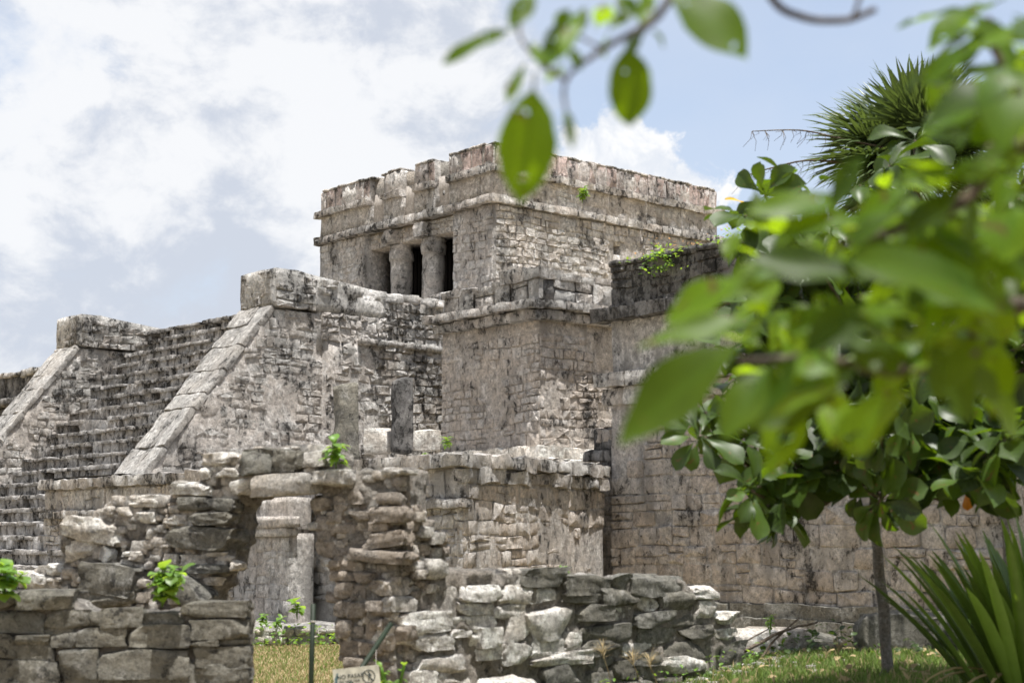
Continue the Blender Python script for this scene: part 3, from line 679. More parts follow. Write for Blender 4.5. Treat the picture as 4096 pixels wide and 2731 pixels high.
# ------------------------------------------------------------------ vertical shrine wall (between pyramid and wing)
zB0 = 3.22
pB = on_z(540, 446, zB0); UB, VB = uv(pB); fBw = fW(VB); fBs = fS(UB); uB2 = fBw.px(442, 430)[0]
def build_shrine():
    t = thing('corner_shrine', W((UB + uB2) / 2, VB + 1.5, ZTER), 'tall narrow shrine with a double projecting cornice below its dark parapet', 'shrine')
    zc = fBw.px(540, 316)[1]; zc1 = fBw.px(540, 300)[1]; zt = fBw.px(540, 264)[1]; vE = VB + 3.4
    zlow = zc - .30
    mesh_obj('body', *ubox(UB, uB2, VB, vE, ZTER - .1, zc1, amp=.03, res=.25), M['warmplaster'], t)
    mesh_obj('parapet', *ubox(UB + .02, uB2 - .05, VB + .02, vE, zc1 + .02, zt - .22, amp=.03, res=.2), M['dark'], t)
    st = []
    bsk = lambda a, z: a > uB2 - .2 and z > zlow - .1
    fill(fBw, UB, uB2, zB0, zlow, seed=91, patch=.38, ch=(.12, .22), sw=(.18, .38), out=st); fill(fBs, VB, VB + 2.6, zB0, zlow, seed=92, patch=.5, ch=(.12, .22), sw=(.18, .4), out=st)
    place(t, 'stone', st, M['warm'], 280, sharp=32)
    sl = cornice(fBw, UB - .12, uB2 + .22, zc1 - .16, .16, .34, w=(.3, .6), seed=93) + cornice(fBs, VB - .1, vE, zc1 - .16, .16, .30, w=(.3, .7), seed=94)
    sl += cornice(fBw, UB - .08, uB2 + .14, zc1 - .36, .19, .19, w=(.5, 1.1), seed=95, r=.035) + cornice(fBs, VB - .06, vE, zc1 - .36, .19, .17, w=(.5, 1.1), seed=96, r=.035)
    place(t, 'cornice_slab', sl, M['cornice'], 90, sharp=36)
    pp = fill(fBw, UB, uB2 - .05, zc1 + .02, zt - .25, seed=97, patch=.9, ch=(.3, .45), sw=(.4, .8), prot=(.01, .04), out=[])
    pp += fill(fBs, VB, vE, zc1 + .02, zt - .2, seed=98, patch=.9, ch=(.3, .45), sw=(.4, .8), prot=(.01, .04), out=[])
    place(t, 'parapet_stone', pp, M['stair'], 60, sharp=36)
    cp = cornice(fBw, UB - .05, UB + 1.1, zt - .26, .24, .07, w=(.3, .7), seed=99, embed=.6, jz=.04) + cornice(fBw, UB + 1.1, uB2, zt - .36, .16, .05, w=(.2, .6), seed=100, embed=.6, jz=.06) + cornice(fBs, VB - .04, vE, zt - .24, .14, .06, w=(.3, .7), seed=101, embed=.6, jz=.03)
    place(t, 'coping', cp, M['stair'], 60, sharp=36)
    bs = cornice(Frame(fBw.P(0, .12, 0), UD, -VD), UB - .2, uB2 + .2, zB0 - .24, .24, .1, w=(.3, .7), seed=102, embed=.5, amp=.03) + cornice(fBs, VB - .2, vE, zB0 - .24, .24, .2, w=(.3, .7), seed=103, embed=.5, amp=.03)
    bs += cornice(fBw, UB - .5, uB2 + .2, zB0 - .5, .26, .5, w=(.3, .8), seed=104, embed=.3, amp=.03) + cornice(fBs, VB - .5, vE, zB0 - .5, .26, .5, w=(.3, .8), seed=105, embed=.3, amp=.03)
    place(t, 'plinth_stone', bs, M['white'], 90, sharp=36)
    return t
shrine = build_shrine()

# ------------------------------------------------------------------ wing on the right and its twin beyond the stairs
def build_wing():
    u1 = aCf; u0 = fC.px(1120, 500)[0]; z = lambda y: fC.px(611, y)[1]
    t = thing('south_wing', W((u0 + u1) / 2, VC + 1.5, 0), 'long stone wing building with blackened parapet and plants growing along its roof edge', 'building')
    z1, z2, z3 = z(322), z(309), z(264)              # cornice underside, top, parapet top
    zm0, zm1, zm2 = z(406), z(388), z(374)
    mesh_obj('wall', *ubox(u0, u1, VC, VC + 3.6, -.2, z2, amp=.03, res=.3), M['plaster'], t)
    mesh_obj('parapet', *ubox(u0, u1 - .02, VC + .03, VC + 3.5, z2, z3 - .04, amp=.03, res=.25), M['dark'], t)
    st = []
    fill(fC, u0, u1, .55, zm0, seed=111, patch=.5, ch=(.2, .36), sw=(.28, .72), prot=(.008, .05), out=st)
    fill(fC, u0, u1, zm2, z1, seed=112, patch=-.2, ch=(.16, .3), sw=(.26, .5), out=st)
    place(t, 'stone', st, M['warm'], 290, sharp=32)
    sl = cornice(fC, u0, u1 + .22, z1, z2 - z1, .24, w=(.35, .9), seed=113); place(t, 'cornice_slab', sl, M['dark'], 60, sharp=36)
    ml = cornice(fC, u0, u1 + .22, zm1, zm2 - zm1, .2, w=(.4, .9), seed=114) + cornice(fC, u0, u1 + .12, zm0, zm1 - zm0, .11, w=(.4, 1.), seed=115, r=.04); place(t, 'moulding_stone', ml, M['cornice'], 60, sharp=36)
    bs = cornice(fC, u0, u1, .34, .24, .10, w=(.5, 1.1), seed=116); bs += cornice(fC, u0, u1, -.1, .46, .14, w=(.4, .9), seed=117, amp=.03); place(t, 'plinth_stone', bs, M['ruindark'], 80, sharp=36)
    pp = fill(fC, u0, u1, z2 + .01, z3 - .05, seed=118, patch=.9, ch=(.2, .36), sw=(.25, .6), prot=(.01, .05), n0=-.03, out=[]); place(t, 'parapet_stone', pp, M['dark'], 80, sharp=36)
    cp = cornice(fC, u0, u1 + .02, z3 - .06, .1, .03, w=(.35, .8), seed=119, embed=.6); place(t, 'coping', cp, M['dark'], 40)
    # lower annex continuing beyond the far corner
    ua = fC.px(583, 480)[0]; fA = fW(VC + .25); za = lambda y: fA.px(600, y)[1]
    mesh_obj('annex_wall', *ubox(u1 - .1, ua - .12, VC + .25, VC + 2.4, -.2, za(445), amp=.03, res=.2), M['plaster'], t)
    st = fill(fA, u1 - .05, ua - .12, 0, za(470), seed=121, patch=.9, ch=(.18, .32), sw=(.25, .5), out=[]); st += fill(fA, u1 - .05, ua - .12, za(443), za(428), seed=122, patch=.9, ch=(.3, .5), sw=(.2, .4), prot=(.06, .1), out=[])
    place(t, 'annex_stone', st, M['warm'], 80)
    ml = cornice(fA, u1 - .05, ua + .08, za(462), za(450) - za(462), .2, w=(.3, .6), seed=123) + cornice(fA, u1 - .05, ua, za(474), za(462) - za(474), .1, w=(.3, .6), seed=124, r=.035) + cornice(fA, u1 - .05, ua - .05, za(450), za(428) - za(450), .08, w=(.25, .5), seed=125, embed=.8)
    place(t, 'annex_moulding', ml, M['dark'], 30)
    return t, u0, u1, z3
wing, WU0, WU1, WZ = build_wing()
def build_north():
    v = -3.2; fr = fW(v); uA, z3 = fr.px(52, 366); u1 = UN + AW + 20
    z2 = fr.px(30, 396)[1]; z1 = fr.px(30, 404)[1]; zm = fr.px(20, 412)[1]
    t = thing('north_wing', W(u1 - 4, v + 2, 0), 'low dark-stained building with a slab cornice behind the far ramp of the stairway', 'building')
    u0 = UN + AW + .1
    mesh_obj('wall', *ubox(u0, u1, v, v + 4, -.2, z1, amp=.03, res=.35), M['plaster'], t)
    mesh_obj('parapet', *ubox(u0, u1, v + .05, v + 4, z1, z3 - .08, amp=.04, res=.3), M['dark'], t)
    st = slabrow(Frame(W(0, v + .05), UD, -VD), u0, u1, z2, z3 - z2 - .04, w=(.3, .6), seed=131, prot=.06); place(t, 'parapet_slab', st, M['dark'], 40)
    sl = cornice(fr, u0, u1, z1, z2 - z1, .3, w=(.4, 1.), seed=132) + cornice(fr, u0, u1, zm - .1, .2, .15, w=(.4, 1.), seed=133, r=.04); place(t, 'cornice_slab', sl, M['dark'], 40)
    cp = cornice(fr, u0, u1, z3 - .12, .16, .08, w=(.3, .8), seed=135, embed=.6, jz=.08); place(t, 'coping', cp, M['stair'], 40)
    st = fill(fr, u0, u1, 0.5, zm - .1, seed=134, patch=.4, out=[]); place(t, 'stone', st, M['warm'], 100, sharp=32)
build_north()

# ------------------------------------------------------------------ standing stones on the terrace
def stela(name, x0, y0, x1, y1, Y, seed, label, mat, tilt=0.):
    p0 = at((x0 + x1) / 2, y1, Y); w = (x1 - x0) / 1577 * Y * .98; h = (y1 - y0) / 1577 * Y * 1.0
    V, Fc = rbox((w * .82, w * .62, h), .09, .06, .03, 3, seed)
    a = R(28); c, s = math.cos(a), math.sin(a); V[:, 2] += h / 2; V[:, 0] *= 1 - .06 * V[:, 2] / h
    V = np.stack([V[:, 0] * c - V[:, 1] * s + tilt * V[:, 2], V[:, 0] * s + V[:, 1] * c, V[:, 2] * (1 + .08 * V[:, 0] / w)], -1)
    return tag(mesh_obj(name, V + p0, Fc, mat, loc=p0), label, 'standing stone')
zst = ZTER - .06
def onter(x, z=zst): # depth on the terrace for a base just out of sight
    return None
stela('standing_stone', 331, 382, 360, 461, 27.6, 3, 'squat grey standing stone against the inner corner of the ramp wall', M['ruindark'])
stela('standing_stone', 388, 377, 414, 453, 28.3, 8, 'black-stained upright standing stone with a straight flat top', M['dark'], .02)
V, Fc = rock((.62, .34, .5), 12, 6, 6, .8, .05); p = at(379, 441, 28.6)
tag(mesh_obj('fallen_block', V + p, Fc, M['white'], sharp=40), 'pale squared block lying between the two standing stones', 'stone block')
V, Fc = rock((.55, .4, .42), 15, 5, 6, .7, .06); p = at(427, 440, 29.2)
tag(mesh_obj('fallen_block', V + p, Fc, M['white'], sharp=40), 'pale angular block lying right of the black standing stone', 'stone block')
# broken column drums on the summit edge
fdr = fW(-1.3); a, z = fdr.px(408, 291)
V, Fc = rock((.95, .55, .52), 33, 7, 4, .45, .05); P = np.array([W(a + p[0], -1.3 + p[1], 6.66 + .28 + p[2]) for p in V])
tag(mesh_obj('broken_drum', P, Fc, M['temple'], sharp=45), 'broken round column piece lying before the temple columns', 'stone block')

# ------------------------------------------------------------------ small shrine and low platform seen through the ruined doorway
def build_small():
    Ysh = 24.2; f = Frame(at(289, 600, Ysh), UD, -VD); zz = lambda y: f.px(285, y)[1]
    z0, zt = zz(614), zz(496); a1 = 1.6
    t = thing('small_altar_shrine', (*f.P(.8, -.6, z0)[:2], z0), 'small plastered shrine with a rounded moulding seen through the ruined doorway', 'shrine')
    def fb(a0, a1, n0, n1, z0, z1, **k):
        V, Fc = rbox((a1 - a0, n1 - n0, z1 - z0), .1, k.get('r', .015), .012, 3, int(z1 * 10)); return f.P((a0 + a1) / 2 + V[:, 0], (n0 + n1) / 2 + V[:, 1], (z0 + z1) / 2 + V[:, 2]), [q[::-1] for q in Fc]
    mesh_obj('body', *fb(0, a1, -.45, 0, z0 - .3, zz(533)), M['plaster'], t)
    mesh_obj('cap', *fb(.05, a1, -.42, -.03, zz(533), zt), M['plaster'], t)
    ml = cornice(f, -.10, a1 + .1, zz(527), zz(516) - zz(527), .15, w=(2., 2.2), seed=141, amp=.01) + cornice(f, -.04, a1 + .1, zz(536), zz(527) - zz(536), .08, w=(2., 2.2), seed=142, amp=.01)
    place(t, 'moulding_stone', ml, M['temple'], 12)
    st = fill(f, 0, a1, z0, zz(537), seed=143, patch=-.05, ch=(.15, .3), sw=(.2, .5), prot=(.004, .02), out=[]); place(t, 'stone', st, M['temple'], 30)
    g = Frame(at(310, 620, 23.3), (1, .1), (.1, -1)); L = 3.6
    q = thing('low_platform', (*g.P(0, 0, 0)[:2], 0), 'low flat stone platform at the edge of the dry lawn behind the doorway', 'platform')
    zp = g.px(285, 625)[1]
    V, Fc = rbox((L, 3., zp + .3), .12, .04, .025, 2.5, 9); mesh_obj('slab', g.P(-1.2 + V[:, 0], -1.5 + V[:, 1], (zp - .3) / 2 + V[:, 2]), [x[::-1] for x in Fc], M['ramp'], q)
    st = fill(g, -3, .6, -.05, zp - .05, seed=145, patch=.9, ch=(.08, .14), sw=(.12, .35), prot=(.01, .05), out=[]); place(q, 'stone', st, M['ruin'], 60)
    # dark recess with projecting stones beside the shrine
    h = Frame(at(320, 600, 24.9), (1, .15), (.15, -1)); r_ = thing('rubble_pier', (*h.P(0, -.3, zp)[:2], zp), 'dark rubble pier with a pale slab course beside the small shrine', 'ruin')
    V, Fc = rbox((1.1, .6, 1.75), .1, .04, .03, 3, 4); mesh_obj('core', h.P(V[:, 0], -.32 + V[:, 1], zp + .85 + V[:, 2]), Fc, M['mortar'], r_)
    st = fill(h, -.55, .55, zp, zp + .85, seed=147, patch=.9, ch=(.18, .3), sw=(.2, .4), out=[]) + fill(h, -.55, .55, zp + 1.1, zp + 1.7, seed=148, patch=.9, ch=(.12, .2), sw=(.2, .45), out=[], prot=(.03, .08)); place(r_, 'stone', st, M['ruindark'], 60)
    place(r_, 'slab', cornice(h, -.55, .6, zp + .82, .26, .18, w=(.3, .6), seed=149, amp=.03), M['ruin'], 10)
build_small()
# ------------------------------------------------------------------ ruined walls in front
c6 = lambda X, Y: (X / 1.598 / 4, (1750 + Y / 1.598) / 4)
c7 = lambda X, Y: ((900 + X / 1.598) / 4, (1750 + Y / 1.598) / 4)
c8 = lambda X, Y: ((1900 + X / 1.887) / 4, (1900 + Y / 1.887) / 4)
def boxstones(fr, conv, boxes, seed, depth=.3, out=None, sq=.78, n=7, cuts=7, amp=.07, n0=0., grow=1.03, jn=.03):
    """one lump for each stone of the wall: (x0,y0,x1,y1[,tilt]) seen on the wall plane"""
    rnd = random.Random(seed); out = [] if out is None else out
    for b in boxes:
        (ax, az), (bx, bz) = fr.px(*conv(b[0], b[1])), fr.px(*conv(b[2], b[3]))
        w, h = abs(bx - ax) * grow, abs(az - bz) * grow; d = min(depth, max(.14, .9 * (w + h) / 2))
        V, Fc = rock((w, d, h), rnd.randrange(99999), n, cuts, sq + rnd.uniform(-.06, .1), amp)
        t = b[4] if len(b) > 4 else rnd.uniform(-.03, .03)
        c, s = math.cos(t), math.sin(t); V = np.stack([V[:, 0] * c - V[:, 2] * s, V[:, 1], V[:, 0] * s + V[:, 2] * c], -1)
        P = fr.P((ax + bx) / 2 + V[:, 0], n0 - d * .32 + rnd.uniform(-jn, jn) + V[:, 1], (az + bz) / 2 + V[:, 2])
        if (fr.a[0] * fr.n[1] - fr.a[1] * fr.n[0]) < 0: Fc = [f[::-1] for f in Fc]
        out.append((P, Fc))
    return out
def scatter(fr, inside, count, seed, size=(.06, .2), n0=0., occupied=None, box=None, sq=.5):
    """rubble bedded in the mortar of a wall face"""
    rnd = random.Random(seed); out = []; tries = 0
    a0, a1, z0, z1 = box
    while len(out) < count and tries < count * 30:
        tries += 1; a = rnd.uniform(a0, a1); z = rnd.uniform(z0, z1)
        if not inside(a, z): continue
        s = rnd.uniform(*size) * (1 if rnd.random() < .7 else .7); w = s * rnd.uniform(1., 1.7)
        V, Fc = rock((w, s, s * rnd.uniform(.7, 1)), rnd.randrange(99999), 4, 6, sq, .08)
        out.append((fr.P(a + V[:, 0], n0 - s * .15 + V[:, 1], z + V[:, 2]), Fc if (fr.a[0] * fr.n[1] - fr.a[1] * fr.n[0]) > 0 else [f[::-1] for f in Fc]))
    return out
def inpoly(poly):
    P = np.array(poly)
    def f(a, z):
        c = False; j = len(P) - 1
        for i in range(len(P)):
            if (P[i][1] > z) != (P[j][1] > z) and a < (P[j][0] - P[i][0]) * (z - P[i][1]) / (P[j][1] - P[i][1]) + P[i][0]: c = not c
            j = i
        return c
    return f
def poly_on(fr, conv, pts): return [fr.px(*conv(*p)) for p in pts]
def bounds(poly): P = np.array(poly); return P[:, 0].min(), P[:, 0].max(), P[:, 1].min(), P[:, 1].max()

def courses(fr, inside, box, seed, h=(.1, .2), w=(.14, .4), n0=0., depth=.24, sq=.9, n=6, amp=.08, drop=.08):
    """rough coursed rubble over a region of a wall face"""
    rnd = random.Random(seed); out = []; a0, a1, z0, z1 = box; z = z0; flip = (fr.a[0] * fr.n[1] - fr.a[1] * fr.n[0]) < 0
    while z < z1:
        hh = rnd.uniform(*h); a = a0 - rnd.random() * .2
        while a < a1:
            ww = rnd.uniform(*w)
            ok = inside(a + ww / 2, z + hh / 2)
            if not ok:
                if inside(a + ww * .2, z + hh / 2): ww *= .55; ok = True
                elif inside(a + ww * .8, z + hh / 2): a += ww * .45; ww *= .55; ok = True
            if ok and rnd.random() > drop:
                s_ = rnd.uniform(.75, 1.12); V, Fc = rock((ww * 1.02, depth * rnd.uniform(.7, 1.1), hh * s_), rnd.randrange(99999), n, 6, sq + rnd.uniform(-.12, .1), amp)
                t = rnd.uniform(-.09, .09); V[:, 2] += V[:, 0] * t
                out.append((fr.P(a + ww / 2 + V[:, 0], n0 - depth * .36 + rnd.uniform(-.02, .03) + V[:, 1], z + hh / 2 + rnd.uniform(-.025, .025) + V[:, 2]), [f[::-1] for f in Fc] if flip else Fc))
            a += ww
        z += hh
    return out
# ---- low wall at the left
fL = Frame((0, 12.0), (1, 0), (0, -1))
def build_low_wall():
    x1 = fL.px(246, 620)[0]
    t = thing('low_ruin_wall', (-3.2, 12.3, 0), 'low dark grey wall of squared rubble blocks ending at the ruined doorway', 'stone wall')
    poly = [(-5.2, -.2), (-5.2, 1.06)] + poly_on(fL, c6, [(0, 1075), (440, 1045), (560, 1110), (900, 1120), (1170, 1110), (1560, 1100)]) + [(x1 - .03, -.2)]
    V, Fc = remeshed([prism(poly, fL, -.55, -.03)], .034, .025, 8, 3); mesh_obj('core', V, Fc, M['mortar'], t)
    top = [(-330, 985, 110, 1090), (120, 968, 460, 1095), (-120, 1100, 285, 1245), (295, 1095, 570, 1215), (265, 1200, 475, 1260), (575, 1110, 655, 1205), (645, 1078, 915, 1210), (915, 1112, 1175, 1195), (1160, 1038, 1585, 1145),
           (495, 1210, 815, 1330), (825, 1188, 1220, 1335), (1218, 1158, 1590, 1285), (-140, 1250, 108, 1400), (108, 1255, 335, 1330), (330, 1242, 500, 1335), (55, 1320, 380, 1545), (380, 1345, 630, 1535),
           (650, 1345, 1212, 1540), (1222, 1285, 1405, 1330), (1405, 1285, 1585, 1325), (1220, 1328, 1595, 1470), (-120, 1400, 62, 1530), (1125, 1455, 1222, 1540), (965, 1462, 1130, 1535), (1212, 1468, 1595, 1580),
           (585, 1535, 1045, 1650), (145, 1540, 335, 1640), (-120, 1535, 140, 1640), (335, 1540, 585, 1650), (1045, 1545, 1205, 1640), (1205, 1580, 1590, 1700), (500, 1330, 650, 1360), (820, 1330, 1000, 1350)]
    st = boxstones(fL, c6, top, 21, depth=.34, grow=1.06, n=9, sq=.95, cuts=8, amp=.06)
    rnd = random.Random(4); z = -.1; # courses below the picture
    zb = fL.px(100, 690)[1]
    while z < zb:
        a = -5.2
        while a < x1 - .1:
            w = rnd.uniform(.3, .6); w = min(w, x1 - a); V, Fc = rock((w, .32, .24), rnd.randrange(9999), 5, 6, .85); st.append((fL.P(a + w / 2 + V[:, 0], -.11 + V[:, 1], z + .12 + V[:, 2]), Fc)); a += w
        z += .24
    place(t, 'block', st, M['ruindark'], 120, sharp=38)
    sm = scatter(fL, inpoly(poly), 60, 5, (.03, .075), -.06, box=bounds(poly)); place(t, 'chinking_stone', sm, M['ruin'], 60, sharp=40)
build_low_wall()

# ---- ruined doorway: wall with lintel and pier, corner K, then the side wall to the right
K = at(393, 560, 13.0)
fK = Frame(K, (-math.cos(R(24)), math.sin(R(24))), (-math.sin(R(24)), -math.cos(R(24))))
sd = np.array([math.sin(R(43)), math.cos(R(43))]); fG = Frame(K, sd, (sd[1], -sd[0]))
def build_doorway():
    t = thing('ruined_doorway', (*K[:2], 0), 'crumbling rubble wall with a long lintel stone bridging a doorway gap', 'ruin')
    # left part and the course over the door
    pts = [(130, 1060), (130, 905), (300, 830), (385, 780), (395, 610), (560, 530), (640, 455), (770, 380), (1060, 395), (1120, 300), (1290, 275), (1300, 110), (1540, 100)]
    over = [(112, 75), (330, 60), (560, 70), (650, 110), (640, 235), (600, 262), (410, 275), (215, 290)]
    left = poly_on(fK, c6, pts) + poly_on(fK, c7, over) + poly_on(fK, c6, [(1560, 380), (1490, 450), (1450, 540), (1440, 650), (1440, 730), (1420, 830), (1330, 880), (1290, 970), (1270, 1060)])
    V, Fc = remeshed([prism(left, fK, -.45, -.015)], .03, .05, 8.0, 7); mesh_obj('rubble_core', V, Fc, M['mortar'], t)
    lowp = poly_on(fK, c6, [(100, 1000), (300, 900), (700, 880), (1050, 880), (1230, 990), (1240, 1200)]); a0 = lowp[-1][0]; a1 = lowp[0][0]
    V, Fc = remeshed([prism(lowp + [(a0, -.2), (a1, -.2)], fK, -.4, -.03)], .045, .04, 7, 8); mesh_obj('rubble_core', V, Fc, M['mortar'], t)
    big = [(405, 508, 800, 672, .12), (368, 638, 672, 792, -.1), (660, 690, 735, 800, .5), (880, 468, 1015, 556), (1050, 484, 1222, 562), (755, 362, 1062, 442, .03), (608, 445, 722, 522), (678, 434, 752, 492), (750, 436, 872, 512),
           (1160, 738, 1332, 852), (1012, 640, 1102, 702), (1060, 733, 1152, 812), (1378, 748, 1492, 802), (1282, 882, 1408, 946), (1478, 778, 1562, 852), (110, 848, 312, 972, .15), (278, 798, 402, 882), (1372, 193, 1558, 252), (1288, 188, 1372, 272), (1103, 282, 1400, 372), (1498, 250, 1662, 366),
           (1280, 88, 1552, 202), (520, 800, 660, 880), (840, 720, 925, 800), (800, 720, 870, 760), (935, 560, 1010, 650), (1330, 720, 1470, 760)]
    dk = [(1092, 558, 1530, 718, .06), (1260, 470, 1520, 562), (1128, 372, 1370, 470), (1360, 385, 1540, 470), (540, 792, 932, 1012, .1), (1555, 85, 1760, 260), (1230, 800, 1480, 880), (455, 955, 965, 1098, -.13)]
    st = boxstones(fK, c6, big, 31, depth=.42, sq=.62, n=9, cuts=10, amp=.12, n0=.03); place(t, 'pale_stone', st, M['white'], 60, sharp=36)
    s2 = boxstones(fK, c6, dk, 32, depth=.36, sq=.7, n=9, cuts=6, amp=.10, n0=.08); s2 += boxstones(fK, c7, [(110, 60, 330, 240), (310, 65, 500, 235), (470, 80, 600, 200)], 33, depth=.5, sq=.6, n=9, amp=.13, n0=.02)
    s2 += boxstones(fK, c6, [(1100, 892, 1385, 1045, .5)], 34, depth=.4, sq=.85, n=6, amp=.04, n0=.2)
    place(t, 'dark_stone', s2, M['ruindark'], 30, sharp=40)
    V0 = boxstones(fK, c7, [(200, 232, 622, 378, -.04)], 35, depth=.55, sq=.72, n=10, cuts=5, amp=.06, n0=.12)
    mesh_obj('lintel', *V0[0], M['ruin'], t, sharp=45)
    s3 = boxstones(fK, c7, [(595, 203, 838, 312), (530, 85, 672, 190), (545, 185, 620, 240)], 36, depth=.45, sq=.65, n=8, amp=.08, n0=.1)
    # pier
    pw = [(500, 380), (605, 378), (640, 250), (840, 215), (1010, 195), (1080, 205)]; pl = [(1080, 1900), (770, 1900), (762, 1470), (710, 1300), (705, 950), (670, 830), (605, 760), (585, 640), (540, 470)]
    pier = poly_on(fK, c7, pw) + poly_on(fK, c7, [(1082, 300)] + pl)
    gtop = poly_on(fG, c7, [(1090, 205), (1190, 225), (1165, 335), (1205, 425), (1320, 515), (1415, 640), (1440, 840), (1470, 1000)]); ga = gtop[-1][0]
    side = [(gtop[0][0] - .01, gtop[0][1] - .1)] + gtop + [(ga, -.2), (gtop[0][0] - .01, -.2)]
    V, Fc = remeshed([prism(pier, fK, -.6, -.02), prism(side, fG, -.55, -.05)], .03, .035, 9.0, 9); mesh_obj('pier_core', V, Fc, M['mortar'], t)
    wst = [(575, 383, 672, 467), (658, 468, 762, 542), (805, 468, 932, 527), (672, 848, 832, 912), (832, 848, 966, 922), (698, 420, 782, 472), (778, 308, 882, 422), (600, 560, 710, 640), (610, 660, 710, 780), (690, 690, 800, 770), (705, 920, 820, 1030), (800, 930, 900, 1040), (705, 1040, 800, 1140), (780, 1050, 910, 1150), (710, 1160, 810, 1280), (800, 1200, 880, 1270), (900, 1170, 1010, 1290), (720, 1290, 860, 1400), (765, 1400, 900, 1500), (860, 1300, 1010, 1390), (690, 540, 830, 620), (830, 540, 920, 600), (700, 780, 830, 845), (880, 1400, 1060, 1520), (670, 780, 740, 845)]
    s4 = boxstones(fK, c7, wst, 37, depth=.3, sq=.8, n=7, cuts=9, amp=.08, n0=.0, grow=1.1)
    gst = [(918, 433, 1172, 547), (983, 348, 1142, 432), (928, 530, 1058, 597), (878, 598, 1172, 702, -.12), (788, 698, 1188, 804, .06), (1003, 903, 1192, 1007), (1028, 1008, 1202, 1107), (918, 1033, 1038, 1112), (1268, 768, 1398, 902), (1080, 200, 1200, 240), (1100, 250, 1150, 310), (1190, 780, 1270, 850), (1210, 840, 1260, 900), (1230, 560, 1330, 640), (1310, 600, 1410, 680), (1200, 470, 1270, 540), (1280, 930, 1360, 990), (1180, 680, 1230, 760)]
    s4 += boxstones(fK, c7, [b for b in gst if b[0] + b[2] < 2150], 39, depth=.36, sq=.72, n=7, amp=.08, n0=.06)
    s5 = boxstones(fG, c7, [b for b in gst if b[0] + b[2] >= 2150], 38, depth=.36, sq=.72, n=7, amp=.08, n0=.03)
    place(t, 'pier_stone', s4, M['ruinwarm'], 60, sharp=38); place(t, 'corner_stone', s5 + s3, M['ruin'], 60, sharp=38)
    cs = courses(fK, inpoly(pier), bounds(pier), 61, h=(.09, .19), w=(.14, .34), n0=-.045, drop=.2) + courses(fG, inpoly(side), bounds(side), 62, h=(.07, .16), w=(.1, .28), n0=-.03, sq=.6, amp=.1)
    cs += courses(fK, inpoly(left), bounds(left), 63, h=(.06, .14), w=(.08, .2), n0=-.03, sq=.7, amp=.12, drop=.5)
    place(t, 'bedded_stone', cs, M['ruinwarm'], 290, sharp=40)
    rb = scatter(fK, inpoly(left), 420, 41, (.03, .13), .0, box=bounds(left)); rb += scatter(fG, inpoly(side), 300, 42, (.025, .13), -.06, box=bounds(side)); rb += scatter(fK, inpoly(pier), 150, 43, (.03, .11), -.03, box=bounds(pier)) + scatter(fK, inpoly(lowp + [(a0, -.2), (a1, -.2)]), 60, 44, (.05, .16), .05, box=(a1 if a1 < a0 else a0, max(a0, a1), .6, 1.6))
    place(t, 'rubble', rb, M['ruin'], 280, sharp=40)
    return left, side
build_doorway()

